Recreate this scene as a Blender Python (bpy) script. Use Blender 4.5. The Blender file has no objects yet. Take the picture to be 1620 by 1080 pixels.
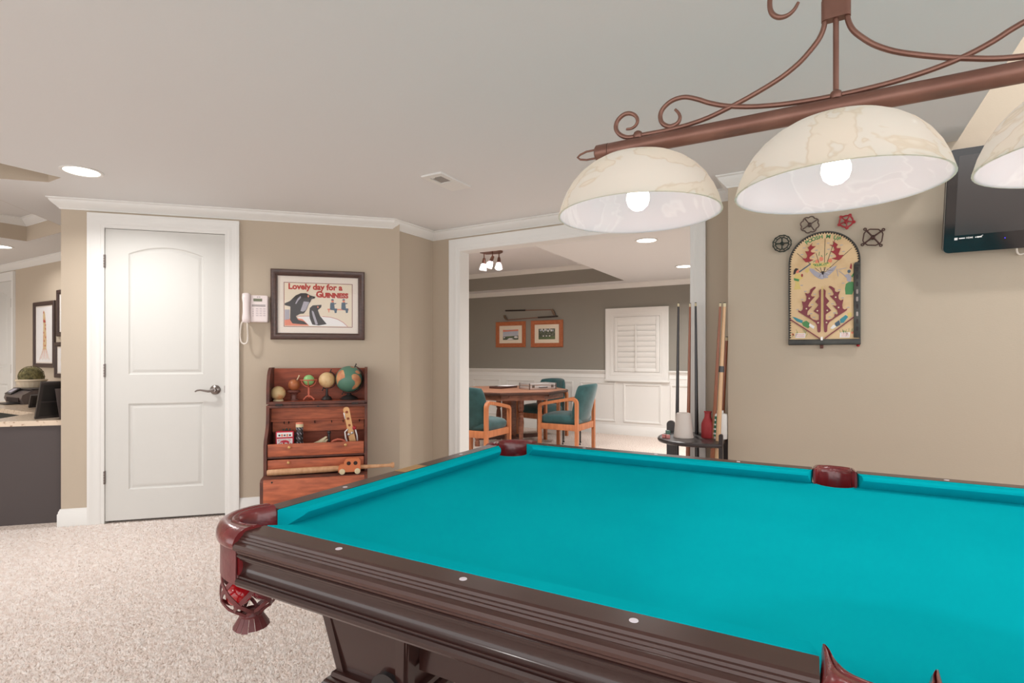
import bpy, bmesh, math, random
import numpy as np
from mathutils import Vector, Matrix
from mathutils.geometry import tessellate_polygon
random.seed(7)
PI = math.pi
R = math.radians
SC = bpy.context.scene
COL = SC.collection

# ------------------------------------------------------------------ camera, light, exposure
cam = bpy.data.cameras.new('camera')
camo = bpy.data.objects.new('camera', cam)
COL.objects.link(camo)
camo.location = (0, 0, 1.145)
camo.rotation_euler = (R(90), 0, R(30))
cam.sensor_width = 36
cam.lens = 845 / 1620 * 36
cam.shift_y = (563 - 540) / 1620
cam.clip_start = 0.02
SC.camera = camo
SC.view_settings.view_transform = 'Standard'
SC.view_settings.look = 'None'
SC.view_settings.gamma = 1
SC.view_settings.use_curve_mapping = False
SC.view_settings.exposure = 0.0
world = bpy.data.worlds.new('world')
SC.world = world
world.use_nodes = True
bg = world.node_tree.nodes['Background']
bg.inputs[0].default_value = (1.0, 0.985, 0.97, 1)
bg.inputs[1].default_value = 2.25
SC.cycles.max_bounces = 10
SC.cycles.diffuse_bounces = 6
SC.cycles.sample_clamp_indirect = 4


def lamp(name, kind, loc, power, size=0.1, col=(1, 0.98, 0.955), rot=(0, 0, 0), spread=None, parent=None):
    l = bpy.data.lights.new(name, kind)
    l.energy = power
    l.color = col
    if kind == 'AREA':
        l.shape = 'DISK'
        l.size = size
        if spread: l.spread = R(spread)
    else:
        l.shadow_soft_size = size
    o = bpy.data.objects.new(name, l)
    o.location = loc
    o.rotation_euler = rot
    COL.objects.link(o)
    if parent: o.parent = parent
    return o


# ------------------------------------------------------------------ materials
def lin(c):
    if isinstance(c, str):
        c = tuple(int(c[i:i + 2], 16) for i in (0, 2, 4))
    out = []
    for v in c:
        v = v / 255
        out.append(v / 12.92 if v <= .04045 else ((v + .055) / 1.055) ** 2.4)
    return (*out, 1)


def mat(name, col, rough=.6, metal=0, col2=None, nscale=8, stretch=(1, 1, 1), detail=4, ramp=(.35, .65),
        bump=0, bscale=None, spec=.5, coat=0, sheen=0, emit=None, estr=0, alpha=1):
    m = bpy.data.materials.new(name)
    m.use_nodes = True
    nt = m.node_tree
    b = nt.nodes['Principled BSDF']
    b.inputs['Base Color'].default_value = lin(col)
    b.inputs['Roughness'].default_value = rough
    b.inputs['Metallic'].default_value = metal
    b.inputs['Specular IOR Level'].default_value = spec
    b.inputs['Coat Weight'].default_value = coat
    b.inputs['Coat Roughness'].default_value = .12
    b.inputs['Sheen Weight'].default_value = sheen
    if emit:
        b.inputs['Emission Color'].default_value = lin(emit)
        b.inputs['Emission Strength'].default_value = estr
    if col2 or bump:
        tc = nt.nodes.new('ShaderNodeTexCoord')
        mp = nt.nodes.new('ShaderNodeMapping')
        mp.inputs['Scale'].default_value = stretch
        nt.links.new(tc.outputs['Object'], mp.inputs[0])
    if col2:
        n = nt.nodes.new('ShaderNodeTexNoise')
        n.inputs['Scale'].default_value = nscale
        n.inputs['Detail'].default_value = detail
        nt.links.new(mp.outputs[0], n.inputs['Vector'])
        r = nt.nodes.new('ShaderNodeValToRGB')
        r.color_ramp.elements[0].position = ramp[0]
        r.color_ramp.elements[1].position = ramp[1]
        r.color_ramp.elements[0].color = lin(col)
        r.color_ramp.elements[1].color = lin(col2)
        nt.links.new(n.outputs['Fac'], r.inputs[0])
        nt.links.new(r.outputs[0], b.inputs['Base Color'])
    if bump:
        n2 = nt.nodes.new('ShaderNodeTexNoise')
        n2.inputs['Scale'].default_value = bscale or nscale
        n2.inputs['Detail'].default_value = 3
        nt.links.new(mp.outputs[0], n2.inputs['Vector'])
        bp = nt.nodes.new('ShaderNodeBump')
        bp.inputs['Strength'].default_value = bump
        bp.inputs['Distance'].default_value = .01
        nt.links.new(n2.outputs['Fac'], bp.inputs['Height'])
        nt.links.new(bp.outputs[0], b.inputs['Normal'])
    return m


def pane_mat(name, refl=.06):
    m = bpy.data.materials.new(name)
    m.use_nodes = True
    nt = m.node_tree
    for n in list(nt.nodes): nt.nodes.remove(n)
    out = nt.nodes.new('ShaderNodeOutputMaterial')
    mx = nt.nodes.new('ShaderNodeMixShader')
    tr = nt.nodes.new('ShaderNodeBsdfTransparent')
    gl = nt.nodes.new('ShaderNodeBsdfGlossy')
    gl.inputs['Roughness'].default_value = .03
    fr = nt.nodes.new('ShaderNodeFresnel')
    fr.inputs[0].default_value = 1.45
    ge = nt.nodes.new('ShaderNodeNewGeometry')
    inv = nt.nodes.new('ShaderNodeMath'); inv.operation = 'SUBTRACT'; inv.inputs[0].default_value = 1
    mu = nt.nodes.new('ShaderNodeMath'); mu.operation = 'MULTIPLY'
    nt.links.new(ge.outputs['Backfacing'], inv.inputs[1])
    nt.links.new(fr.outputs[0], mu.inputs[0]); nt.links.new(inv.outputs[0], mu.inputs[1])
    nt.links.new(mu.outputs[0], mx.inputs[0])
    nt.links.new(tr.outputs[0], mx.inputs[1])
    nt.links.new(gl.outputs[0], mx.inputs[2])
    nt.links.new(mx.outputs[0], out.inputs[0])
    return m


def shade_mat(name, c0, c1, c2):
    m = bpy.data.materials.new(name)
    m.use_nodes = True
    nt = m.node_tree
    for n in list(nt.nodes): nt.nodes.remove(n)
    out = nt.nodes.new('ShaderNodeOutputMaterial')
    tc = nt.nodes.new('ShaderNodeTexCoord')
    ns = nt.nodes.new('ShaderNodeTexNoise')
    ns.inputs['Scale'].default_value = 4
    ns.inputs['Detail'].default_value = 3
    ns.inputs['Distortion'].default_value = 2.2
    nt.links.new(tc.outputs['Object'], ns.inputs['Vector'])
    rp = nt.nodes.new('ShaderNodeValToRGB')
    e = rp.color_ramp.elements
    e[0].position = .475; e[0].color = lin(c0)
    e[1].position = .525; e[1].color = lin(c1)
    k = rp.color_ramp.elements.new(.5); k.color = lin(c2)
    nt.links.new(ns.outputs['Fac'], rp.inputs[0])
    df = nt.nodes.new('ShaderNodeBsdfDiffuse')
    tl = nt.nodes.new('ShaderNodeBsdfTranslucent')
    gl = nt.nodes.new('ShaderNodeBsdfGlossy')
    gl.inputs['Roughness'].default_value = .15
    m1 = nt.nodes.new('ShaderNodeMixShader'); m1.inputs[0].default_value = .55
    m2 = nt.nodes.new('ShaderNodeMixShader'); m2.inputs[0].default_value = .04
    nt.links.new(rp.outputs[0], df.inputs[0])
    nt.links.new(rp.outputs[0], tl.inputs[0])
    nt.links.new(df.outputs[0], m1.inputs[1])
    nt.links.new(tl.outputs[0], m1.inputs[2])
    nt.links.new(m1.outputs[0], m2.inputs[1])
    nt.links.new(gl.outputs[0], m2.inputs[2])
    nt.links.new(m2.outputs[0], out.inputs[0])
    return m


M = {}
M['tan'] = mat('tan_paint', 'b9ab99', .75, bump=.05, bscale=160)
M['gray'] = mat('gray_paint', '8a867e', .75, bump=.05, bscale=160)
M['white'] = mat('white_trim_paint', 'e0dfdc', .45)
M['door'] = mat('white_door_paint', 'cecdc9', .5)
M['ceil'] = mat('ceiling_paint', 'dcdcdc', .85, bump=.04, bscale=120)
M['carpet'] = mat('beige_carpet', 'b9a598', .95, col2='e6d9d0', nscale=75, bump=.9, bscale=110, spec=.1, ramp=(.34, .54))
M['pile'] = mat('carpet_yarn', 'f0e2da', .95, col2='fcf4ef', nscale=40, spec=.1, ramp=(.4, .6))
M['cloth'] = mat('teal_cloth', '06abb9', .95, col2='08b1be', nscale=3, spec=.0, bump=.05, bscale=900)
M['mahog'] = mat('dark_mahogany', '2f1a17', .24, spec=.4, coat=.45)
M['mahogtop'] = mat('dark_mahogany_top', '3c241f', .3, col2='442a24', nscale=2, spec=.4, coat=.25)
M['leather'] = mat('oxblood_leather', '7c2226', .25, col2='651a1d', nscale=14, bump=.12, bscale=60, spec=.6, coat=.4)
M['leather2'] = mat('brown_leather', '70393a', .4, col2='5e2b2c', nscale=14, bump=.15, bscale=60)
M['pearl'] = mat('pearl_sight', 'e6e0ea', .25)
M['brass'] = mat('brass_plate', 'c9a06a', .35, metal=.4)
M['bronze'] = mat('copper_bronze', '79564b', .36, metal=.55, col2='836054', nscale=12, spec=.4)
M['shade'] = shade_mat('alabaster_glass', 'f4ebdb', 'f3ede1', 'e8dcc8')
M['shadein'] = shade_mat('alabaster_inner_face', 'f3ecf1', 'f0e9ee', 'f8f2f6')
M['bulb'] = mat('lit_bulb', 'ffffff', .3, emit='fff6e6', estr=6)
M['lens'] = mat('lit_downlight', 'ffffff', .3, emit='fff8ee', estr=5)
M['steel'] = mat('brushed_nickel', '8d8480', .3, metal=.9)
M['blackpl'] = mat('black_plastic', '1c1b1c', .35)
M['screen'] = mat('tv_screen', '3f3b3b', .15, spec=.6)
M['gloss'] = mat('gloss_black', '1f1c1d', .08, spec=.6)
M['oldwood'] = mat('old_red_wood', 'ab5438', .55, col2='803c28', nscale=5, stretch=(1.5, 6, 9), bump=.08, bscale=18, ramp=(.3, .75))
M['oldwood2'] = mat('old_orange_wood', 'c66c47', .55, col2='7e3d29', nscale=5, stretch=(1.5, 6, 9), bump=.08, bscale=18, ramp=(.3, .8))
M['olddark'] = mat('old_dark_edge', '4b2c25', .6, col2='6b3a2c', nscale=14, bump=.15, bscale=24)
M['oak'] = mat('oak_wood', 'c07a50', .45, col2='ad6a43', nscale=5, stretch=(7, 7, 1))
M['oakfr'] = mat('oak_frame', 'b3673f', .45, col2='9f5833', nscale=12, stretch=(2, 8, 8))
M['tablewood'] = mat('game_table_wood', '8c5a44', .42, col2='6e412f', nscale=6, stretch=(2, 2, 8))
M['tabletop'] = mat('game_table_top', 'b07c62', .35, col2='9c6a52', nscale=6, stretch=(2, 8, 8))
M['tabledark'] = mat('dark_walnut', '4e3026', .45, col2='3f261e', nscale=8)
M['velvet'] = mat('green_velvet', '27484a', .85, col2='32585a', nscale=9, sheen=.35, spec=.2)
M['frame'] = mat('walnut_frame', '46302a', .35, col2='543a32', nscale=12, stretch=(2, 8, 8), coat=.2)
M['frame2'] = mat('dark_brown_frame', '3d2b28', .4)
M['mat'] = mat('mat_board', 'e6dcd2', .9)
M['matcream'] = mat('cream_mat', 'e9ddca', .9)
M['paper'] = mat('poster_paper', 'e5d8c4', .8)
M['red'] = mat('print_red', 'b5362c', .7)
M['redline'] = mat('print_dark_red', '7c2a2a', .7)
M['ink'] = mat('print_black', '302828', .7)
M['inkw'] = mat('print_white', 'eceaea', .7)
M['inkgray'] = mat('print_gray', 'a8a3ae', .7)
M['inkblue'] = mat('print_blue', '4a5f72', .7)
M['inkpink'] = mat('print_salmon', 'e0856a', .7)
M['inkgreen'] = mat('print_green', '4f8a56', .7)
M['inkyellow'] = mat('print_yellow', 'd9c078', .7)
M['inkteal'] = mat('print_teal', '3f8a96', .7)
M['glass'] = pane_mat('picture_glass')
M['phone'] = mat('pinkish_white_plastic', 'e8dcdb', .4)
M['phonekey'] = mat('phone_keys', 'cfc2c4', .5)
M['lcd'] = mat('lcd', '6d7159', .2)
M['cord'] = mat('cord_white', 'ebe4dc', .5)
M['pinwood'] = mat('pinball_field', 'dcbd92', .55, col2='b98f60', nscale=9, ramp=(.5, .85))
M['pinblack'] = mat('pinball_black', '2e2d2a', .4, col2='45443e', nscale=20)
M['maroon'] = mat('pinball_maroon', '7a2430', .35)
M['pinred'] = mat('pinball_red', '96202a', .4)
M['greenblack'] = mat('green_black_iron', '2c352f', .5, metal=.4)
M['ironbrown'] = mat('bronze_iron', '5d4a44', .5, metal=.4)
M['redpaint'] = mat('red_enamel', 'a02028', .4)
M['rustiron'] = mat('brown_iron', '4a302a', .5, metal=.3)
M['granite'] = mat('speckled_granite', 'd9c5ae', .25, col2='9c7a60', nscale=55, ramp=(.58, .72), spec=.5)
M['deskdark'] = mat('espresso_panel', '4a4140', .6)
M['printer'] = mat('printer_plastic', '5b5150', .35)
M['printerd'] = mat('printer_dark', '2f2a2a', .4)
M['pot'] = mat('cream_ceramic', 'e0cfb6', .5)
M['twig'] = mat('twig_ball', '4f4a2e', .8, col2='8d8558', nscale=30)
M['cueblack'] = mat('cue_black', '262123', .3, coat=.3)
M['cuebrown'] = mat('cue_brown', '9a5a3c', .35, coat=.3)
M['cuemaple'] = mat('cue_maple', 'd5ab80', .35, coat=.3)
M['ferrule'] = mat('ferrule', 'd9cba8', .4)
M['rack'] = mat('rack_dark', '352d2d', .35, coat=.2)
M['cone'] = mat('ivory_plastic', 'd9cfc8', .55)
M['bottle'] = mat('red_bottle', 'a12c30', .55)
M['powder'] = mat('white_bottle', 'e3e0dc', .45)
M['labelgreen'] = mat('label_green', '1f6b4f', .6)
M['chalkp'] = mat('chalk_pink', 'd48a86', .8)
M['chalkg'] = mat('chalk_green', '5f7e72', .8)
M['alu'] = mat('aluminium_case', 'cfcac8', .3, metal=.6)
M['balls'] = mat('red_ball', 'b3151f', .12, coat=.5)
M['ballm'] = mat('maroon_ball', '6a1420', .12, coat=.5)
M['globegreen'] = mat('globe_sea_green', '55806c', .4, col2='4a7568', nscale=6)
M['globeland'] = mat('globe_land', 'd2a06e', .5, col2='b86a4e', nscale=14)
M['globecream'] = mat('globe_cream', 'd8b98a', .4, col2='b98c5c', nscale=16, ramp=(.45, .7))
M['globetan'] = mat('globe_tan', 'd7bd8d', .4, col2='c98a5a', nscale=14, ramp=(.48, .66))
M['globebrown'] = mat('globe_copper', 'b87046', .4, col2='8e4c2e', nscale=20)
M['globemint'] = mat('globe_mint', '8fc47e', .4, col2='a5b06e', nscale=10, ramp=(.5, .7))
M['coral'] = mat('coral_paint', 'c2654e', .5)
M['iron'] = mat('black_iron', '2f2a29', .5, metal=.3)
M['carving'] = mat('carved_brown', '6a4038', .5)
M['toy'] = mat('toy_orange_wood', 'cc7447', .5)
M['batw'] = mat('bat_wood', 'd0a37c', .5, col2='c08f66', nscale=6, stretch=(1, 8, 8))
M['lightwood'] = mat('light_wood', 'd9a873', .5)
M['hole'] = mat('dark_hole', '2a1a16', .8)
M['tin'] = mat('tin_red', 'c02038', .4)
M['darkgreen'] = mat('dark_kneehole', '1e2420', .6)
M['ventgray'] = mat('vent_gray', '9c9792', .7)
M['shutter'] = mat('shutter_white', 'e4e3e0', .45)
M['skyblue'] = mat('photo_sky', 'a9b2c4', .8, col2='c9c6cc', nscale=3)
M['photodark'] = mat('photo_trees', '3a4034', .8, col2='707866', nscale=60)
M['photogreen'] = mat('photo_grass', '5f6e48', .8)
M['clubbrown'] = mat('hickory', '7d4a38', .5)
M['clubgrip'] = mat('leather_grip', '2e2320', .7)
M['clubhead'] = mat('old_iron_head', '6e5a4c', .45, metal=.5)


# ------------------------------------------------------------------ mesh helpers
def new(): return bmesh.new()


def box(bm, x0, x1, y0, y1, z0, z1, T=None, bev=0, mi=0):
    vs = [bm.verts.new(p) for p in ((x0, y0, z0), (x1, y0, z0), (x1, y1, z0), (x0, y1, z0),
                                    (x0, y0, z1), (x1, y0, z1), (x1, y1, z1), (x0, y1, z1))]
    fs = [bm.faces.new([vs[i] for i in f]) for f in ((3, 2, 1, 0), (4, 5, 6, 7), (0, 1, 5, 4), (1, 2, 6, 5), (2, 3, 7, 6), (3, 0, 4, 7))]
    for f in fs: f.material_index = mi
    if bev:
        ed = list({e for f in fs for e in f.edges})
        r = bmesh.ops.bevel(bm, geom=ed, offset=bev, segments=2, affect='EDGES', profile=.5)
        vs = list({v for f in r['faces'] for v in f.verts} | {v for v in vs if v.is_valid})
        for f in {f for v in vs for f in v.link_faces}: f.material_index = mi
    if T is not None:
        for v in vs:
            if v.is_valid: v.co = T @ v.co
    return bm


def prism(bm, poly, a, b, axis='z', T=None, mi=0):
    """polygon extruded along an axis; poly coordinates are the other two axes in order"""
    def p3(p, h):
        if axis == 'z': return (p[0], p[1], h)
        if axis == 'y': return (p[0], h, p[1])
        return (h, p[0], p[1])
    lo = [bm.verts.new(p3(p, a)) for p in poly]
    hi = [bm.verts.new(p3(p, b)) for p in poly]
    n = len(poly)
    fs = [bm.faces.new([lo[i], lo[(i + 1) % n], hi[(i + 1) % n], hi[i]]) for i in range(n)]
    if n <= 4:
        fs.append(bm.faces.new(list(reversed(lo)))); fs.append(bm.faces.new(hi))
    else:
        for t in tessellate_polygon([[Vector((p[0], p[1], 0)) for p in poly]]):
            fs.append(bm.faces.new([lo[i] for i in reversed(t)])); fs.append(bm.faces.new([hi[i] for i in t]))
    for f in fs: f.material_index = mi
    if T is not None:
        for v in lo + hi: v.co = T @ v.co
    return bm


def slab(bm, loops, z0, z1):
    """horizontal slab with holes"""
    pts = [p for l in loops for p in l]
    lo = [bm.verts.new((p[0], p[1], z0)) for p in pts]
    hi = [bm.verts.new((p[0], p[1], z1)) for p in pts]
    for t in tessellate_polygon([[Vector((p[0], p[1], 0)) for p in l] for l in loops]):
        bm.faces.new([lo[i] for i in t]); bm.faces.new([hi[i] for i in reversed(t)])
    k = 0
    for l in loops:
        n = len(l)
        for i in range(n):
            a, b = k + i, k + (i + 1) % n
            bm.faces.new([lo[a], lo[b], hi[b], hi[a]])
        k += n
    return bm


def frame_of(d):
    d = Vector(d).normalized()
    a = Vector((0, 0, 1)) if abs(d.z) < .9 else Vector((1, 0, 0))
    u = d.cross(a).normalized()
    return u, d.cross(u).normalized()


def cyl(bm, p0, p1, r0, r1=None, seg=16, mi=0, caps=True):
    r1 = r0 if r1 is None else r1
    p0, p1 = Vector(p0), Vector(p1)
    u, w = frame_of(p1 - p0)
    A = [bm.verts.new(p0 + (u * math.cos(2 * PI * i / seg) + w * math.sin(2 * PI * i / seg)) * r0) for i in range(seg)]
    B = [bm.verts.new(p1 + (u * math.cos(2 * PI * i / seg) + w * math.sin(2 * PI * i / seg)) * r1) for i in range(seg)]
    fs = [bm.faces.new([A[i], A[(i + 1) % seg], B[(i + 1) % seg], B[i]]) for i in range(seg)]
    if caps:
        fs.append(bm.faces.new(list(reversed(A)))); fs.append(bm.faces.new(B))
    for f in fs: f.material_index = mi
    return bm


def tube(bm, pts, r, seg=8, closed=False, mi=0):
    pts = [Vector(p) for p in pts]
    n = len(pts)
    rr = r if isinstance(r, (list, tuple)) else [r] * n
    rings = []
    u = None
    for i, p in enumerate(pts):
        a = pts[i - 1] if (i > 0 or closed) else p
        b = pts[(i + 1) % n] if (i < n - 1 or closed) else p
        d = (b - a).normalized()
        if u is None:
            u, w = frame_of(d)
        else:
            u = (u - d * u.dot(d)).normalized(); w = d.cross(u)
        rings.append([bm.verts.new(p + (u * math.cos(2 * PI * k / seg) + w * math.sin(2 * PI * k / seg)) * rr[i]) for k in range(seg)])
    m = n if closed else n - 1
    for i in range(m):
        A, B = rings[i], rings[(i + 1) % n]
        for k in range(seg):
            bm.faces.new([A[k], A[(k + 1) % seg], B[(k + 1) % seg], B[k]]).material_index = mi
    if not closed:
        bm.faces.new(list(reversed(rings[0]))).material_index = mi
        bm.faces.new(rings[-1]).material_index = mi
    return bm


def lathe(bm, prof, seg=24, T=None, mi=0, a0=0, a1=2 * PI):
    full = abs(a1 - a0 - 2 * PI) < 1e-6
    n = seg if full else seg + 1
    rings = []
    allv = []
    for r, z in prof:
        if r < 1e-6:
            v = bm.verts.new((0, 0, z)); rings.append([v]); allv.append(v)
        else:
            rg = [bm.verts.new((r * math.cos(a0 + (a1 - a0) * i / seg), r * math.sin(a0 + (a1 - a0) * i / seg), z)) for i in range(n)]
            rings.append(rg); allv += rg
    for A, B in zip(rings, rings[1:]):
        for i in range(seg):
            j = (i + 1) % n
            if len(A) == 1 and len(B) == 1: continue
            if len(A) == 1: f = bm.faces.new([A[0], B[j], B[i]])
            elif len(B) == 1: f = bm.faces.new([A[i], A[j], B[0]])
            else: f = bm.faces.new([A[i], A[j], B[j], B[i]])
            f.material_index = mi
    if T is not None:
        for v in allv: v.co = T @ v.co
    return bm


def sphere(bm, c, r, seg=20, rings=12, mi=0, sc=(1, 1, 1)):
    prof = [(r * math.sin(PI * i / rings), -r * math.cos(PI * i / rings)) for i in range(rings + 1)]
    return lathe(bm, prof, seg, Matrix.Translation(c) @ Matrix.Diagonal((*sc, 1)), mi)


def sweep(bm, path, prof, mp=None, closed=False, side=1, mi=0):
    """closed 2-D profile (offset to the right of the path, height) along a 2-D path with mitres"""
    mp = mp or (lambda x, y, h: (x, y, h))
    n = len(path)
    rings = []
    for i in range(n):
        p = Vector(path[i])
        ds = []
        if i > 0 or closed: ds.append((p - Vector(path[i - 1])).normalized())
        if i < n - 1 or closed: ds.append((Vector(path[(i + 1) % n]) - p).normalized())
        ns = [Vector((d.y, -d.x)) * side for d in ds]
        if len(ns) == 2:
            m = (ns[0] + ns[1]).normalized(); m = m / max(.2, m.dot(ns[0]))
        else: m = ns[0]
        rings.append([bm.verts.new(mp(p.x + m.x * o, p.y + m.y * o, h)) for o, h in prof])
    k = len(prof)
    for i in range(n if closed else n - 1):
        A, B = rings[i], rings[(i + 1) % n]
        for j in range(k):
            bm.faces.new([A[j], A[(j + 1) % k], B[(j + 1) % k], B[j]]).material_index = mi
    if not closed:
        for rg, rev in ((rings[0], True), (rings[-1], False)):
            for t in tessellate_polygon([[Vector((q[0], q[1], 0)) for q in prof]]):
                try: bm.faces.new([rg[x] for x in t]).material_index = mi
                except ValueError: pass
    return bm


def band(bm, path, th, y0, y1, closed=False, mi=0):
    """flat strip following a path in the x-z plane, rectangular section"""
    prof = [(-th / 2, y0), (th / 2, y0), (th / 2, y1), (-th / 2, y1)]
    return sweep(bm, path, prof, lambda x, y, h: (x, h, y), closed, mi=mi)


def arc(cx, cy, r, a0, a1, n, ry=None):
    ry = ry or r
    return [(cx + r * math.cos(R(a0 + (a1 - a0) * i / n)), cy + ry * math.sin(R(a0 + (a1 - a0) * i / n))) for i in range(n + 1)]


def rrect(x0, x1, y0, y1, r, n=4):
    return arc(x1 - r, y0 + r, r, -90, 0, n) + arc(x1 - r, y1 - r, r, 0, 90, n) + arc(x0 + r, y1 - r, r, 90, 180, n) + arc(x0 + r, y0 + r, r, 180, 270, n)


def pillow(bm, w, d, h, T=None, n=10, e=.35, crown=.3, mi=0):
    """rounded cushion centred at origin, size w x d, thickness h, domed top"""
    top, bot = {}, {}
    vs = []
    for i in range(n + 1):
        for j in range(n + 1):
            a, b = -1 + 2 * i / n, -1 + 2 * j / n
            a2, b2 = math.sin(a * PI / 2), math.sin(b * PI / 2)
            ea = max(0, 1 - abs(a2) ** 6) ** e; eb = max(0, 1 - abs(b2) ** 6) ** e
            t = h / 2 * ea * eb * (1 + crown * (1 - a2 * a2) * (1 - b2 * b2))
            rx = 1 - .06 * (abs(b2) ** 8); ry = 1 - .06 * (abs(a2) ** 8)
            top[i, j] = bm.verts.new((a2 * w / 2 * rx, b2 * d / 2 * ry, t))
            vs.append(top[i, j])
            if 0 < i < n and 0 < j < n:
                bot[i, j] = bm.verts.new((a2 * w / 2 * rx, b2 * d / 2 * ry, -h / 2 * ea * eb)); vs.append(bot[i, j])
            else: bot[i, j] = top[i, j]
    for i in range(n):
        for j in range(n):
            bm.faces.new([top[i, j], top[i + 1, j], top[i + 1, j + 1], top[i, j + 1]]).material_index = mi
            bm.faces.new([bot[i, j], bot[i, j + 1], bot[i + 1, j + 1], bot[i + 1, j]]).material_index = mi
    if T is not None:
        for v in vs: v.co = T @ v.co
    return bm


def text_into(bm, body, size, T, mi=0, fat=.0, extrude=.0003, align='LEFT'):
    cu = bpy.data.curves.new('t', 'FONT')
    cu.body = body; cu.size = size; cu.extrude = extrude; cu.offset = fat; cu.align_x = align
    cu.resolution_u = 3
    o = bpy.data.objects.new('t', cu)
    COL.objects.link(o)
    dg = bpy.context.evaluated_depsgraph_get()
    me = bpy.data.meshes.new_from_object(o.evaluated_get(dg))
    bpy.data.objects.remove(o)
    k = len(bm.verts)
    f0 = len(bm.faces)
    bm.from_mesh(me)
    bm.verts.ensure_lookup_table(); bm.faces.ensure_lookup_table()
    for v in bm.verts[k:]: v.co = T @ v.co
    for f in bm.faces[f0:]: f.material_index = mi
    bpy.data.meshes.remove(me)
    return bm


UP = Matrix.Rotation(R(90), 4, 'X')          # text lying in x-y turned to stand in x-z, facing -y


def wallT(x, y, z, rot=0): return Matrix.Translation((x, y, z)) @ UP @ Matrix.Rotation(R(rot), 4, 'Z')


def poly(bm, pts, y, mi=0, th=.0006):
    """thin printed shape in the x-z plane facing -y"""
    pts = list(pts)
    return prism(bm, pts, y, y - th, 'y', mi=mi)


def stroke(bm, p, q, w, y, mi=0):
    p, q = Vector(p), Vector(q)
    d = (q - p).normalized(); n = Vector((-d.y, d.x)) * w / 2
    return poly(bm, [p + n, p - n, q - n, q + n], y, mi)


def ell(cx, cz, rx, rz, n=14, rot=0):
    c, s = math.cos(R(rot)), math.sin(R(rot))
    out = []
    for i in range(n):
        a, b = rx * math.cos(2 * PI * i / n), rz * math.sin(2 * PI * i / n)
        out.append((cx + a * c - b * s, cz + a * s + b * c))
    return out


def obj(name, bm, ms, parent=None, smooth=35, T=None, label=None, kind=None):
    bmesh.ops.recalc_face_normals(bm, faces=bm.faces)
    if T is not None: bmesh.ops.transform(bm, matrix=T, verts=bm.verts)
    me = bpy.data.meshes.new(name)
    bm.to_mesh(me); bm.free()
    for m in (ms if isinstance(ms, (list, tuple)) else [ms]): me.materials.append(m if not isinstance(m, str) else M[m])
    if smooth:
        me.polygons.foreach_set('use_smooth', [True] * len(me.polygons))
        me.set_sharp_from_angle(angle=R(smooth))
    o = bpy.data.objects.new(name, me)
    COL.objects.link(o)
    if parent: o.parent = parent
    if label: o['label'] = label
    if kind: o['kind'] = kind
    return o


def thing(name, label, cat, loc=(0, 0, 0), rz=0, group=None, rot=None):
    o = bpy.data.objects.new(name, None)
    COL.objects.link(o)
    o.empty_display_size = .05
    o.location = loc
    o.rotation_euler = rot or (0, 0, R(rz))
    o['label'] = label; o['category'] = cat
    if group: o['group'] = group
    return o


def single(name, bm, ms, label, cat, loc=(0, 0, 0), rz=0, group=None, smooth=35, rot=None):
    o = obj(name, bm, ms, None, smooth)
    o.location = loc
    o.rotation_euler = rot or (0, 0, R(rz))
    o['label'] = label; o['category'] = cat
    if group: o['group'] = group
    return o


def copy_tree(o, parent=None):
    c = o.copy(); COL.objects.link(c)
    if parent: c.parent = parent
    for ch in [x for x in bpy.data.objects if x.parent == o]: copy_tree(ch, c)
    return c


def struct(name, bm, ms, parent=None, smooth=35, T=None):
    return obj(name, bm, ms, parent, smooth, T, kind='structure')


# ------------------------------------------------------------------ the setting
CZ = 2.198                                     # lowered ceiling height
AX, AY = -2.878, 3.12                          # right end of the door wall
MA = Matrix.Translation((AX, AY, 0)) @ Matrix.Rotation(R(45), 4, 'Z')   # door-wall frame: x along, -y into the room


def a2w(s, y=0):
    v = MA @ Vector((s, y, 0)); return (v.x, v.y)


def onA(s, z=0, off=0):
    v = MA @ Vector((s, -off, z)); return (v.x, v.y, v.z)


bm = new(); box(bm, -9.4, 4.2, -3.4, 7.9, -.1, 0)
struct('floor', bm, 'carpet')

bm = new()                                     # door wall
for s0, s1, z0, z1 in ((-2.165, -1.927, 0, CZ + .01), (-1.153, .06, 0, CZ + .01), (-1.927, -1.153, 2.03, CZ + .01)):
    box(bm, s0, s1, 0, .12, z0, z1)
struct('wall_left', bm, 'tan', T=MA)
bm = new(); box(bm, -1.912, -1.168, .09, .11, 0, 2.02); struct('wall_closet', bm, 'darkgreen', T=MA)
bm = new(); prism(bm, [(AX, AY), (AX, 3.628), (AX - .12, 3.628), (AX - .12, AY + .06)], 0, CZ + .01); struct('wall_corner', bm, 'tan')
bm = new()
for x0, x1, z0, z1 in ((-6.1, -2.612, 0, CZ + .01), (-.721, -.3, 0, CZ + .01), (-2.612, -.721, 2.035, CZ + .01)):
    box(bm, x0, x1, 3.628, 3.75, z0, z1)
struct('wall_back', bm, 'tan')
bm = new(); box(bm, -.47, 4.1, 3.352, 3.628, 0, 3.1); box(bm, -.3, 4.1, 3.62, 3.75, 0, 3.1); struct('wall_right', bm, 'tan')

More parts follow.
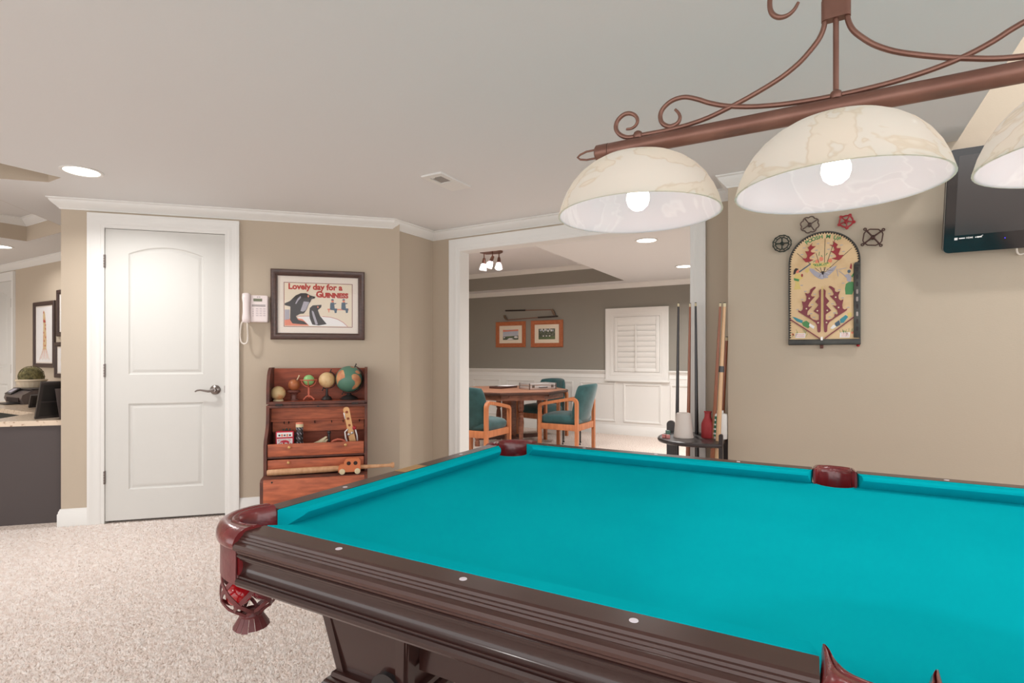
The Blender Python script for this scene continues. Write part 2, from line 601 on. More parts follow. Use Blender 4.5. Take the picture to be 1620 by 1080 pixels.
HOLE1 = [(-3.882, 1.400), (-4.05, 1.400), (-4.45, 1.0), (-4.45, -1.6), (-3.882, -1.6)]
HOLE2 = [(-5.42, 2.02), (-6.31, 2.02), (-6.31, -1.2), (-4.75, -1.2), (-4.75, 1.355)]
bm = new()
slab(bm, [[(-9.4, -3.4), (.503, -3.4), (.503, 3.70), (-9.4, 3.70)], HOLE1, HOLE2], CZ, CZ + .012)
struct('ceiling', bm, 'ceil')
bm = new(); slab(bm, [[(-6.05, 3.70), (1.3, 3.70), (1.3, 7.6), (-6.05, 7.6)], [(-5.7, 4.15), (-2.372, 4.15), (-2.372, 7.235), (-5.7, 7.235)]], CZ, CZ + .012)
struct('ceiling_far', bm, 'ceil')


def tray(name, hole, top, m):
    b = new()
    n = len(hole)
    c = Vector((sum(p[0] for p in hole) / n, sum(p[1] for p in hole) / n))
    sweep(b, hole, [(-.003, CZ + .0003), (-.003, top), (.03, top), (.03, CZ + .0003)], closed=True, side=SIDE(hole))
    struct('wall_' + name, b, m)
    b = new(); prism(b, [(p[0] + (p[0] - c.x) * .03, p[1] + (p[1] - c.y) * .02) for p in hole], top - .002, top + .03); struct('ceiling_' + name, b, 'ceil')


def SIDE(poly_):
    a = sum(poly_[i][0] * poly_[(i + 1) % len(poly_)][1] - poly_[(i + 1) % len(poly_)][0] * poly_[i][1] for i in range(len(poly_)))
    return 1 if a > 0 else -1          # right of a ccw path is outside


tray('hall_tray', HOLE1, 2.46, 'tan')
tray('desk_tray', HOLE2, 2.40, 'tan')
FT = [(-5.7, 4.15), (-2.372, 4.15), (-2.372, 7.235), (-5.7, 7.235)]
tray('game_tray', FT, 2.47, 'gray')
bm = new(); box(bm, .503, .58, -3.4, 3.352, CZ, 3.1); struct('wall_soffit', bm, 'ceil')
bm = new(); box(bm, .503, 4.2, -3.4, 3.7, 3.1, 3.15); struct('ceiling_high', bm, 'ceil')

CROWN = [(0, -.068), (.007, -.068), (.009, -.061), (.015, -.057), (.019, -.051), (.028, -.043), (.040, -.030), (.047, -.020), (.050, -.012), (.056, -.010), (.060, -.006), (.060, 0), (0, 0)]


def crown(name, path, z=CZ, closed=False, side=1, k=1.0):
    b = new(); sweep(b, path, [(o * k, z + h * k) for o, h in CROWN], closed=closed, side=side)
    return struct(name, b, 'white')


crown('trim_1', [a2w(-2.165, .12), a2w(-2.165), (AX, AY), (AX, 3.628), (-.47, 3.628), (-.47, 3.352), (.500, 3.352)])
crown('trim_2', [(-9.2, 2.453), (-3.75, 2.453)])
crown('trim_3', [(-6.0, 7.55), (1.2, 7.55)])
crown('trim_4', FT, 2.47, True, -SIDE(FT), 1.0)
crown('trim_5', HOLE2, 2.40, True, -SIDE(HOLE2), 1.0)

BASE = [(0, 0), (.016, 0), (.016, .086), (.012, .092), (.011, .104), (.007, .110), (.006, .118), (0, .120)]


def baseboard(name, path):
    b = new(); sweep(b, path, BASE); return struct(name, b, 'white')


baseboard('baseboard_left', [a2w(-2.165, .12), a2w(-2.165), a2w(-2.007)])
baseboard('baseboard_corner', [a2w(-1.074), (AX, AY), (AX, 3.628), (-2.693, 3.628)])
baseboard('baseboard_back', [(-.646, 3.628), (-.47, 3.628), (-.47, 3.352), (4.0, 3.352)])

CASING = [(0, 0), (0, -.010), (.010, -.013), (.018, -.013), (.022, -.016), (.038, -.019), (.055, -.017), (.062, -.020), (.074, -.021), (.080, -.024), (.095, -.024), (.095, 0)]


def casing(name, x0, x1, ztop, T=None, w=1.0, parent=None):
    """door casing around an opening, on a wall frame where -y is the room"""
    b = new(); sweep(b, [(x0, 0), (x0, ztop), (x1, ztop), (x1, 0)], [(o * w, h) for o, h in CASING], lambda x, y, h: (x, h, y), side=-1)
    return struct(name, b, 'white', T=T, parent=parent)


casing('trim_6', -1.912, -1.168, 2.02, MA)
WB = Matrix.Translation((0, 3.628, 0))
casing('trim_7', -2.597, -.736, 2.018, WB)
WBi = Matrix.Translation((0, 3.75, 0)) @ Matrix.Diagonal((1, -1, 1, 1))
casing('trim_8', -2.597, -.736, 2.018, WBi)
bm = new()                                     # jamb lining of the wide opening
box(bm, -2.612, -2.592, 3.622, 3.756, 0, 2.035); box(bm, -.741, -.721, 3.622, 3.756, 0, 2.035); box(bm, -2.592, -.741, 3.622, 3.756, 2.015, 2.035)
struct('trim_9', bm, 'white')
bm = new()                                     # jamb of the closet door
box(bm, -1.927, -1.914, -.004, .12, 0, 2.03); box(bm, -1.166, -1.153, -.004, .12, 0, 2.03); box(bm, -1.914, -1.166, -.004, .12, 2.018, 2.03)
struct('trim_10', bm, 'white', T=MA)


def panel_door(b, W, H, panels, th=.035):
    """moulded door slab with its front at y=0; panels are outlines in x-z"""
    outer = [(0, 0), (W, 0), (W, H), (0, H)]
    loops = [outer] + panels
    pts = [p for l in loops for p in l]
    vs = [b.verts.new((p[0], 0, p[1])) for p in pts]
    for t in tessellate_polygon([[Vector((p[0], p[1], 0)) for p in l] for l in loops]):
        b.faces.new([vs[i] for i in t])
    bk = [b.verts.new((p[0], th, p[1])) for p in outer]
    for i in range(4): b.faces.new([vs[i], vs[(i + 1) % 4], bk[(i + 1) % 4], bk[i]])
    b.faces.new(bk)
    k = 4
    for pl in panels:
        n = len(pl)
        prev = vs[k:k + n]; k += n
        cur = [Vector(p) for p in pl]
        for ins, dep in ((.008, .008), (.016, .009), (.034, .002), (.036, .002)):
            ring = []
            for i in range(n):
                d0 = (cur[i] - cur[i - 1]).normalized(); d1 = (cur[(i + 1) % n] - cur[i]).normalized()
                n0, n1 = Vector((-d0.y, d0.x)), Vector((-d1.y, d1.x))
                m = (n0 + n1).normalized(); m = m / max(.3, m.dot(n0))
                q = cur[i] + m * ins
                ring.append(b.verts.new((q.x, dep, q.y)))
            for i in range(n): b.faces.new([prev[i], prev[(i + 1) % n], ring[(i + 1) % n], ring[i]])
            prev = ring
        for t in tessellate_polygon([[Vector((v.co.x, v.co.z, 0)) for v in prev]]): b.faces.new([prev[i] for i in t])


def two_panel(W, H, sx=.136):
    x0, x1 = sx, W - sx
    top = [(x0, 1.0), (x1, 1.0), (x1, 1.835)]
    for i in range(1, 16):
        t = i / 16
        top.append((x1 + (x0 - x1) * t, 1.835 + .052 * (1 - (2 * t - 1) ** 2)))
    top.append((x0, 1.835))
    return [top, [(x0, .207), (x1, .207), (x1, .80), (x0, .80)]]


def door(name, label, W, T):
    b = new(); panel_door(b, W, 1.998, two_panel(W, 1.998, .138))
    d = obj(name, b, 'door', None, 25)
    d.matrix_world = T
    d['kind'] = 'structure'; d['label'] = label
    return d


D1 = door('door_1', 'white moulded two panel door with arched upper panel and nickel lever', .740, MA @ Matrix.Translation((-1.910, 0, .017)))
bm = new()                                     # lever handle
lathe(bm, [(0, .001), (.034, .001), (.034, .006), (.028, .012), (.014, .018), (.013, .045), (.0, .045)], 28, UP)
h = obj('door_handle', bm, 'steel', D1, label='brushed nickel lever handle'); h.location = (.678, 0, .887)
bm = new()
tube(bm, [(0, -.042, 0), (-.012, -.045, -.004), (-.035, -.047, -.008), (-.06, -.047, -.003), (-.085, -.046, .002), (-.105, -.045, -.001), (-.118, -.044, -.009)], [.010, .010, .008, .007, .006, .006, .005], 10)
obj('lever', bm, 'steel', h)
for z in (1.775, 1.03, .30):
    bm = new(); box(bm, -.008, .004, -.006, .002, -.045, .045)
    for k in range(5): cyl(bm, (-.003, -.008, -.045 + k * .018), (-.003, -.008, -.029 + k * .018), .0055, seg=10)
    h = obj('hinge', bm, 'steel', D1); h.location = (0, 0, z)
bm = new(); box(bm, .736, .744, -.004, .004, -.025, .025); h = obj('strike_plate', bm, 'steel', D1); h.location = (0, 0, .89)

# hall on the left behind the desk
bm = new()
for x0, x1, z0, z1 in ((-9.3, -8.95, 0, CZ + .01), (-8.06, -3.62, 0, CZ + .01), (-8.95, -8.06, 2.03, CZ + .01)): box(bm, x0, x1, 2.453, 2.573, z0, z1)
struct('wall_hall', bm, 'tan')
bm = new(); box(bm, -9.4, -9.3, -3.4, 2.6, 0, 2.3); struct('wall_end', bm, 'tan')
casing('trim_11', -8.94, -8.072, 2.02, Matrix.Translation((0, 2.453, 0)))
bm = new(); box(bm, -8.95, -8.936, 2.449, 2.573, 0, 2.03); box(bm, -8.076, -8.06, 2.449, 2.573, 0, 2.03); box(bm, -8.94, -8.07, 2.449, 2.573, 2.018, 2.03)
struct('trim_12', bm, 'white')
D2 = door('door_2', 'white panelled door at the far left of the hall', .855, Matrix.Translation((-8.934, 2.453, .017)))
for z in (1.74, .98):
    bm = new(); box(bm, -.004, .022, -.005, .002, -.05, .05); cyl(bm, (.004, -.007, -.05), (.004, -.007, .05), .006, seg=10)
    h = obj('hinge', bm, 'steel', D2); h.location = (.858, 0, z)
baseboard('baseboard_hall', [(-7.977, 2.453), (-3.7, 2.453)])

# game room beyond the opening
bm = new(); box(bm, -6.1, 1.3, 7.55, 7.67, 0, CZ + .01); wf = struct('wall_far', bm, 'gray')
bm = new(); box(bm, -6.1, -5.98, 3.7, 7.6, 0, CZ + .01); box(bm, 1.2, 1.32, 3.7, 7.6, 0, CZ + .01); struct('wall_game', bm, 'gray')
bm = new(); box(bm, -5.98, 1.2, 7.542, 7.55, 0, .83); struct('trim_13', bm, 'white')
RAIL = [(0, .822), (.012, .822), (.014, .830), (.010, .836), (.010, .880), (.018, .890), (.028, .905), (.030, .915), (.040, .918), (.042, .932), (.036, .938), (0, .938)]
for k, (xa, xb) in enumerate(((-5.98, -2.753), (-1.825, 1.2))):
    bm = new(); sweep(bm, [(xa, 7.55), (xb, 7.55)], RAIL); struct('trim_%d' % (14 + k), bm, 'white')
bm = new(); sweep(bm, [(-5.98, 7.542), (1.2, 7.542)], [(o, h * 1.1) for o, h in BASE]); struct('baseboard_far', bm, 'white')
PM = [(0, 0), (0, -.010), (.006, -.014), (.014, -.010), (.020, -.012), (.028, -.004), (.028, 0)]
wt = bpy.data.objects['trim_13']
for xa, xb, za, zb in ((-1.807, -1.27, .187, .744), (-2.478, -1.935, .187, .744), (-3.15, -2.602, .187, .758), (-3.80, -3.275, .187, .762), (-4.46, -3.93, .187, .766), (-5.12, -4.58, .187, .766), (-1.14, -.6, .187, .744)):
    bm = new(); sweep(bm, [(xa, za), (xb, za), (xb, zb), (xa, zb)], PM, lambda x, y, h: (x, 7.542 + h, y), closed=True, side=-1)
    obj('panel_molding', bm, 'white', wt)

# shuttered window in the game room
W1 = bpy.data.objects.new('window_1', None); COL.objects.link(W1)
W1.location = (-2.289, 7.55, 0); W1['kind'] = 'structure'; W1['label'] = 'small window with white plantation shutters above the wainscot'
bm = new(); sweep(bm, [(-.333, .915), (-.333, 1.714), (.333, 1.714), (.333, .915)], [(o * 1.34, h * 1.3) for o, h in CASING], lambda x, y, h: (x, h, y), closed=True, side=-1)
obj('casing', bm, 'white', W1)
bm = new(); box(bm, -.475, .475, -.045, 0, .775, .797, bev=.004); obj('sill', bm, 'white', W1)
bm = new()
for x0, x1, z0, z1 in ((-.330, -.281, .918, 1.711), (.281, .330, .918, 1.711), (-.281, .281, 1.655, 1.711), (-.281, .281, .918, .968)): box(bm, x0, x1, -.022, .004, z0, z1, bev=.003)
obj('shutter_frame', bm, 'shutter', W1)
bm = new(); box(bm, -.33, .33, .001, .004, .915, 1.712); obj('backing', bm, 'shutter', W1)
for k in range(9):
    bm = new(); prism(bm, arc(0, 0, .043, 0, 360, 15, .006)[:-1], -.279, .279, 'x', T=Matrix.Rotation(R(-78), 4, 'X'))
    h = obj('louver', bm, 'shutter', W1); h.location = (0, -.012, 1.006 + k * .0765)
bm = new(); box(bm, -.009, .009, -.050, -.038, .93, 1.60, bev=.002); obj('tilt_rod', bm, 'shutter', W1)
bm = new(); cyl(bm, (0, -.024, 1.672), (0, -.034, 1.672), .007, seg=10); obj('knob', bm, 'shutter', W1)


# ------------------------------------------------------------------ ceiling lights and vent
def downlight(x, y, label, power, z=CZ, r=.085, spread=150):
    t = thing('recessed_light', label, 'ceiling light', (x, y, z), 0, 'recessed ceiling lights')
    b = new(); lathe(b, [(r, -.001), (r + .018, -.001), (r + .018, -.004), (r + .010, -.007), (r, -.004), (r, -.001)], 32); obj('trim_ring', b, 'white', t)
    b = new(); lathe(b, [(0, -.0025), (r, -.0025), (r, -.0015), (0, -.0015)], 32); obj('lens', b, 'lens', t)
    lamp('downlight_lamp', 'AREA', (0, 0, -.012), power, .15, spread=spread, parent=t)
    return t


downlight(-3.645, 1.41, 'bright round recessed light in the ceiling above the white door', 13)
downlight(-1.37, 4.82, 'bright recessed light in the game room ceiling, right below the glass lamp shade', 21)
downlight(-1.385, 6.44, 'bright recessed light in the game room ceiling above the shuttered window', 21)
downlight(-6.82, 1.98, 'recessed light at the left edge of the hall ceiling', 5)
downlight(-8.2, .8, 'recessed light far back in the hall, near its far end', 21)  # out of view, added to brighten the hall
downlight(.1, 4.8, 'recessed light in the game room ceiling, nearer of the two by its right wall', 21)  # this and the next: unseen lights added to brighten the game room
downlight(.1, 6.4, 'recessed light in the game room ceiling, farther of the two by its right wall', 21)
downlight(-3.6, 3.95, 'recessed light in the game room ceiling just inside the wide opening', 24)  # this and the next: added game room fill, hidden behind the opening's header
downlight(-5.0, 3.95, 'recessed light in the near left corner of the game room ceiling', 24)
downlight(.15, -1.3, 'recessed light in the main ceiling, on the near side of the pool table', 14)  # this and the next: fill lights added behind the camera
downlight(-1.6, -1.6, 'recessed light in the main ceiling, at the near end of the hall tray', 14)

downlight(1.15, 2.6, 'recessed light in the high ceiling in front of the television', 13, z=3.1)

t = thing('ceiling_vent', 'white ceiling register with a grey opening near the wall corner', 'air vent', (-1.948, 2.587, CZ))
bm = new()
for x0, x1, y0, y1 in ((-.072, .072, -.15, -.108), (-.072, -.042, -.108, .002), (.040, .072, -.108, .002), (-.072, .072, .002, .152)): box(bm, x0, x1, y0, y1, -.010, 0)
obj('plate', bm, 'white', t)
bm = new(); box(bm, -.045, .045, -.11, .005, -.004, -.001); obj('damper', bm, 'ventgray', t)
bm = new(); box(bm, -.03, -.012, -.112, -.096, -.011, -.004, bev=.002); obj('lever', bm, 'white', t)

t = thing('track_spotlight', 'small bronze ceiling fixture with three glass spot shades over the game table', 'ceiling light', (-3.60, 5.70, 2.468))
bm = new(); prism(bm, [(-.13, -.05), (.05, -.14), (.14, -.10), (.14, .06), (.06, .13), (-.12, .08)], -.022, 0); obj('base_plate', bm, 'bronze', t)
for dx, dy, tilt, az in ((-.10, .0, 8, 0), (.07, -.07, 22, 40), (.09, .05, 14, 120)):
    T = Matrix.Translation((dx, dy, -.10)) @ Matrix.Rotation(R(az), 4, 'Z') @ Matrix.Rotation(R(tilt), 4, 'Y')
    bm = new(); cyl(bm, (dx, dy, -.02), (dx, dy, -.10), .007, seg=10); lathe(bm, [(0, .02), (.016, .02), (.022, -.01), (.024, -.05), (0, -.05)], 14, T)
    hd = obj('spot_head', bm, 'bronze', t)
    bm = new(); lathe(bm, [(.022, -.045), (.034, -.075), (.044, -.11), (.046, -.135), (.043, -.135), (.04, -.11), (.03, -.075), (.018, -.048)], 18, T); obj('glass_shade', bm, 'shadein', hd)
    bm = new(); lathe(bm, [(0, -.128), (.036, -.128), (.036, -.122), (0, -.122)], 18, T); obj('bulb', bm, 'bulb', hd)
lamp('spot_lamp', 'AREA', (-3.6, 5.68, 2.31), 22, .25, spread=165)


# ------------------------------------------------------------------ pool table
PU, PV, RT, BT = 2.2352, 1.1176, .7855, .745          # playing field length, width, rail top, bed height
TABYAW = 1.01
_a = R(TABYAW)
TO = Vector((-1.059, .763, 0))
CU, CV = Vector((math.cos(_a), math.sin(_a), 0)), Vector((-math.sin(_a), math.cos(_a), 0))
TC = TO + CU * PU / 2 + CV * PV / 2
TS = Matrix.Translation((-PU / 2, -PV / 2, 0))            # (u, v) -> table frame


def tworld(u, v, z=0):
    p = TO + CU * u + CV * v; return (p.x, p.y, z)


table = thing('pool_table', 'large dark mahogany pool table with teal cloth and red leather pockets', 'pool table', TC, TABYAW)
corners = [(0, 0, 0), (PU, 0, 90), (PU, PV, 180), (0, PV, 270)]       # rotation that maps the near-left corner there
sides = [(PU / 2, 0, 180), (PU / 2, PV, 0)]
e = .045
out = []
cr = .062
HC = {0: (-.018, -.018), 1: (PU + .018, -.018), 2: (PU + .018, PV + .018), 3: (-.018, PV + .018)}
out += arc(*HC[0], cr, 110, -20, 10)
out += [(PU / 2 - .075, -e)] + arc(PU / 2, -.055, .056, 170, 10, 12) + [(PU / 2 + .075, -e)]
out += arc(*HC[1], cr, 200, 70, 10)
out += arc(*HC[2], cr, 290, 160, 10)
out += [(PU / 2 + .075, PV + e)] + arc(PU / 2, PV + .055, .056, -10, -170, 12) + [(PU / 2 - .075, PV + e)]
out += arc(*HC[3], cr, 20, -110, 10)
bm = new(); slab(bm, [out], BT - .03, BT); obj('bed', bm, 'cloth', table, T=TS)

CUSH = [(0, .773), (.002, .779), (.008, .784), (.040, RT), (.043, RT - .002), (.043, .733), (.030, .746), (.007, .765)]


def cushion(p0, p1, jaw0, jaw1):
    """nose line p0-p1 (2-D); outward is to the right of p0->p1; jaw = how far the back runs past the nose end"""
    p0, p1 = Vector(p0), Vector(p1)
    d = (p1 - p0).normalized(); n = Vector((d.y, -d.x))
    b = new(); A, B = [], []
    for o, z in CUSH:
        q0 = p0 + n * o - d * (jaw0 * o / .043); q1 = p1 + n * o + d * (jaw1 * o / .043)
        A.append(b.verts.new((q0.x, q0.y, z))); B.append(b.verts.new((q1.x, q1.y, z)))
    k = len(CUSH)
    for i in range(k): b.faces.new([A[i], A[(i + 1) % k], B[(i + 1) % k], B[i]])
    for rg in (A, B):
        for t in tessellate_polygon([[Vector((q[0], q[1], 0)) for q in CUSH]]): b.faces.new([rg[x] for x in t])
    return obj('cushion', b, 'cloth', table, T=TS, smooth=30)


JC, JS = .050, .012
cushion((.088, 0), (PU / 2 - .072, 0), JC, JS); cushion((PU / 2 + .072, 0), (PU - .088, 0), JS, JC)
cushion((PU - .088, PV), (PU / 2 + .072, PV), JC, JS); cushion((PU / 2 - .072, PV), (.088, PV), JS, JC)
cushion((0, PV - .100), (0, .100), .052, .052); cushion((PU, .100), (PU, PV - .100), .052, .052)

RAILP = [(.0435, RT), (.088, RT), (.0925, .783), (.094, .7785), (.0975, .7775), (.099, .774), (.1025, .7735), (.104, .770), (.1085, .7695),
         (.114, .767), (.1165, .762), (.1165, .757), (.112, .7525), (.108, .751), (.108, .747), (.0435, .747)]
APRON = [(.050, .745), (.105, .745), (.108, .742), (.107, .739), (.1035, .7385), (.1035, .735), (.1005, .734), (.0995, .730), (.096, .729), (.0935, .722), (.0935, .714), (.0955, .707),
         (.100, .702), (.104, .700), (.104, .6965), (.108, .6955), (.1115, .691), (.1115, .685), (.108, .680), (.102, .677), (.050, .676)]
HR = (.036, PU / 2 - .0605)


def rail(p0, p1):
    b = new(); sweep(b, [p0, p1], RAILP); obj('rail', b, 'mahogtop', table, T=TS, smooth=20)
    b = new(); sweep(b, [p0, p1], APRON); obj('apron', b, 'mahog', table, T=TS, smooth=28)


rail((HR[0], 0), (HR[1], 0)); rail((PU - HR[1], 0), (PU - HR[0], 0))
rail((PU - HR[0], PV), (PU - HR[1], PV)); rail((HR[1], PV), (HR[0], PV))
rail((0, PV - .052), (0, .052)); rail((PU, .052), (PU, PV - .052))
P8 = PU / 8
for k in (1, 2, 3, 5, 6, 7):
    for v in (-.066, PV + .066):
        bm = new(); lathe(bm, [(.0065, 0), (.0062, .0006), (0, .0006)], 16); s = obj('sight', bm, 'pearl', table); s.location = (P8 * k - PU / 2, v - PV / 2, RT)
for k in (1, 3):
    for u in (-.066, PU + .066):
        bm = new(); lathe(bm, [(.0065, 0), (.0062, .0006), (0, .0006)], 16); s = obj('sight', bm, 'pearl', table); s.location = (u - PU / 2, P8 * k - PV / 2, RT)
bm = new(); box(bm, -.088, -.045, .505, .612, RT, RT + .0007); obj('name_plate', bm, 'brass', table, T=TS, label='tan metal name plate set in the short rail')


def strip_between(b, I, O, zs):
    """leather collar: inner and outer outlines joined by a padded top; zs = [(fraction inner..outer, height)]"""
    rows = []
    for fr, z in zs:
        rows.append([b.verts.new((i[0] + (o[0] - i[0]) * fr, i[1] + (o[1] - i[1]) * fr, z)) for i, o in zip(I, O)])
    for A, B in zip(rows, rows[1:]):
        for k in range(len(A) - 1): b.faces.new([A[k], A[k + 1], B[k + 1], B[k]])
    for k in range(len(rows[0]) - 1): b.faces.new([rows[-1][k], rows[-1][k + 1], rows[0][k + 1], rows[0][k]])
    for e_ in (0, -1):
        ring = [r_[e_] for r_ in rows]
        try: b.faces.new(ring)
        except ValueError: pass


def smooth_line(pts, n):
    """Catmull-Rom resample"""
    P = [Vector(p) for p in pts]
    P = [2 * P[0] - P[1]] + P + [2 * P[-1] - P[-2]]
    res = []
    m = len(P) - 3
    for i in range(n + 1):
        t = i / n * m
        k = min(int(t), m - 1); f = t - k
        p0, p1, p2, p3 = P[k:k + 4]
        q = .5 * ((2 * p1) + (-p0 + p2) * f + (2 * p0 - 5 * p1 + 4 * p2 - p3) * f * f + (-p0 + 3 * p1 - 3 * p2 + p3) * f ** 3)
        res.append(tuple(q))
    return res


COLZ = [(0, .700), (-.02, .745), (.0, .775), (.10, .789), (.22, .793), (.30, .7915), (.34, .7895), (.40, .793), (.62, .792), (.82, .786), (.93, .778), (1.0, .768), (1.0, .760), (.95, .754), (.80, .752), (.80, .700)]
CIN = smooth_line([(-.050, .053), (-.0585, .035), (-.064, .008), (-.060, -.022), (-.046, -.046), (-.022, -.060), (.008, -.062), (.028, -.054), (.036, -.046)], 36)
COUT = smooth_line([(-.117, .053), (-.127, .030), (-.129, .0), (-.119, -.034), (-.097, -.064), (-.068, -.086), (-.032, -.104), (.006, -.114), (.036, -.1165)], 36)
SIN_ = smooth_line([(-.0530, -.024), (-.0470, -.033), (-.041, -.049), (-.030, -.064), (-.016, -.075), (0, -.079), (.016, -.075), (.030, -.064), (.041, -.049), (.0470, -.033), (.0530, -.024)][::-1], 36)
SOUT = smooth_line([(.0585, -.024), (.0595, -.045), (.0605, -.080), (.0600, -.116), (.034, -.126), (0, -.130), (-.034, -.126), (-.0600, -.116), (-.0605, -.080), (-.0595, -.045), (-.0585, -.024)], 36)


def pocket_net(T, net_parent):
    b = new()
    PR = [(.685, .058), (.660, .061), (.638, .062), (.616, .059), (.599, .047), (.588, .033), (.578, .023)]
    def at(f):
        t = f * (len(PR) - 1); k = min(int(t), len(PR) - 2); g = t - k
        return PR[k][0] + (PR[k + 1][0] - PR[k][0]) * g, PR[k][1] + (PR[k + 1][1] - PR[k][1]) * g
    N = 6
    for s in (1, -1):
        for k in range(N):
            pts = []
            for i in range(13):
                f = i / 12
                z, r_ = at(f)
                th = 2 * PI * k / N + s * f * 1.35 * PI / 2
                pts.append((r_ * math.cos(th), r_ * math.sin(th), z))
            A = []
            for i, p in enumerate(pts):
                p = Vector(p); n = Vector((p.x, p.y, 0)).normalized()
                q = Vector(pts[min(i + 1, 12)]) - Vector(pts[max(i - 1, 0)])
                w = q.normalized().cross(n) * .0045
                off = n * (.0008 * s)
                A.append([b.verts.new(p + off + w + n * .0012), b.verts.new(p + off - w + n * .0012), b.verts.new(p + off - w - n * .0012), b.verts.new(p + off + w - n * .0012)])
            for a_, c_ in zip(A, A[1:]):
                for j in range(4): b.faces.new([a_[j], a_[(j + 1) % 4], c_[(j + 1) % 4], c_[j]])
    obj('net', b, 'leather2', net_parent, T=T)
    b = new()
    lathe(b, [(.023, .582), (.0255, .576), (.024, .570), (.020, .576)], 20)
    N = 16
    for k in range(N):
        a0, a1 = 2 * PI * k / N, 2 * PI * (k + .92) / N
        rows = []
        for z, r_ in ((.572, .022), (.562, .028), (.549 - .004 * random.random(), .036)):
            rows.append([b.verts.new((rr * math.cos(a), rr * math.sin(a), z)) for rr in (r_, r_ + .002) for a in (a0, a1)])
        for A, B in zip(rows, rows[1:]):
            for q in ((0, 1), (1, 3), (3, 2), (2, 0)): b.faces.new([A[q[0]], A[q[1]], B[q[1]], B[q[0]]])
        b.faces.new([rows[-1][i] for i in (0, 1, 3, 2)])
    obj('fringe', b, 'leather2', net_parent, T=T)


def pocket(cx, cy, rot, I, O, netc, shield):
    T = TS @ Matrix.Translation((cx, cy, 0)) @ Matrix.Rotation(R(rot), 4, 'Z')
    b = new(); strip_between(b, I, O, COLZ)
    p = obj('pocket', b, 'leather', table, T=T, smooth=60)
    b = new()                                              # leather lining and the skirt hanging below the collar
    strip_between(b, I, [(i[0] * 1.02, i[1] * 1.02) for i in I], [(0, .685), (0, .742), (1, .742), (1, .685)])
    obj('lining', b, 'leather2', p, T=T, smooth=60)
    b = new()
    n = len(O); k0, k1 = shield
    o2 = O[k0:n - k1]
    S1 = [(o[0] * .90, o[1] * .90) for o in o2]; S2 = [(o[0] * .925, o[1] * .925) for o in o2]
    strip_between(b, S1, S2, [(0, .682), (0, .754), (1, .754), (1.0, .725), (1.12, .700), (1.2, .682)])
    obj('skirt', b, 'leather2', p, T=T, smooth=60, label='plain brown leather skirt')
    pocket_net(T @ Matrix.Translation((*netc, 0)), p)
    return p


for cx, cy, rot in corners: pocket(cx, cy, rot, CIN, COUT, (-.036, -.024), (3, 0))
for cx, cy, rot in sides: pocket(cx, cy, 0 if cy == 0 else 180, SIN_, SOUT, (0, -.062), (10, 10))


def table_leg(cx, cy):
    """tapered panelled block, moulded collar and lower column; local z up, corner leg centred at (cx, cy)"""
    def ring(b, w, z): return [b.verts.new((sx * w, sy * w, z)) for sx, sy in ((-1, -1), (1, -1), (1, 1), (-1, 1))]
    b = new()
    prev = None
    for w, z in ((.112, .680), (.112, .640), (.086, .512)):
        r_ = ring(b, w, z)
        if prev: [b.faces.new([prev[i], prev[(i + 1) % 4], r_[(i + 1) % 4], r_[i]]) for i in range(4)]
        else: b.faces.new(r_)
        prev = r_
    b.faces.new(prev)
    lg = obj('leg', b, 'mahog', table, T=TS @ Matrix.Translation((cx, cy, 0)), smooth=20)
    for k in range(4):
        Rk = Matrix.Rotation(R(90 * k), 4, 'Z')
        # raised stiles around the recessed panel
        for xa, xb, xc, xd in ((-.112, -.086, -.090, -.068), (.090, .068, .112, .086)):
            q = [Vector((xa, -.1125, .668)), Vector((xb, -.0865, .512)), Vector((xd, -.0865, .512)), Vector((xc, -.1125, .668))]
            o_ = [Rk @ (v + Vector((0, -.006, 0))) for v in q]; i_ = [Rk @ v for v in q]
            b = new()
            a = [b.verts.new(v) for v in o_]; c = [b.verts.new(v) for v in i_]
            b.faces.new(a)
            for i in range(4): b.faces.new([a[i], a[(i + 1) % 4], c[(i + 1) % 4], c[i]])
            obj('stile', b, 'mahog', lg, T=TS @ Matrix.Translation((cx, cy, 0)), smooth=20)
    b = new(); prev = None
    for w, z in ((.086, .514), (.096, .508), (.098, .500), (.104, .497), (.110, .490), (.112, .480), (.108, .470), (.100, .464), (.100, .455)):
        r_ = ring(b, w, z)
        if prev: [b.faces.new([prev[i], prev[(i + 1) % 4], r_[(i + 1) % 4], r_[i]]) for i in range(4)]
        else: b.faces.new(r_)
        prev = r_
    b.faces.new(prev)
    obj('collar', b, 'mahog', lg, T=TS @ Matrix.Translation((cx, cy, 0)), smooth=40)
    b = new(); prev = None
    for w, z in ((.075, .456), (.068, .30), (.058, .10), (.080, .09), (.085, .07), (.085, 0)):
        r_ = ring(b, w, z)
        if prev: [b.faces.new([prev[i], prev[(i + 1) % 4], r_[(i + 1) % 4], r_[i]]) for i in range(4)]
        else: b.faces.new(r_)
        prev = r_
    b.faces.new(prev)
    obj('column', b, 'mahog', lg, T=TS @ Matrix.Translation((cx, cy, 0)), smooth=20)
    sgn = 1 if cy < .5 else -1
    b = new(); cyl(b, (.052 if cx < 1 else -.052, -.104 * sgn, .512), (.052 if cx < 1 else -.052, -.060 * sgn, .512), .036, seg=28)  # plain black cylinder on the leg face above the collar
    obj('black_round', b, 'gloss', lg, T=TS @ Matrix.Translation((cx, cy, 0)), label='round black piece above the collar')


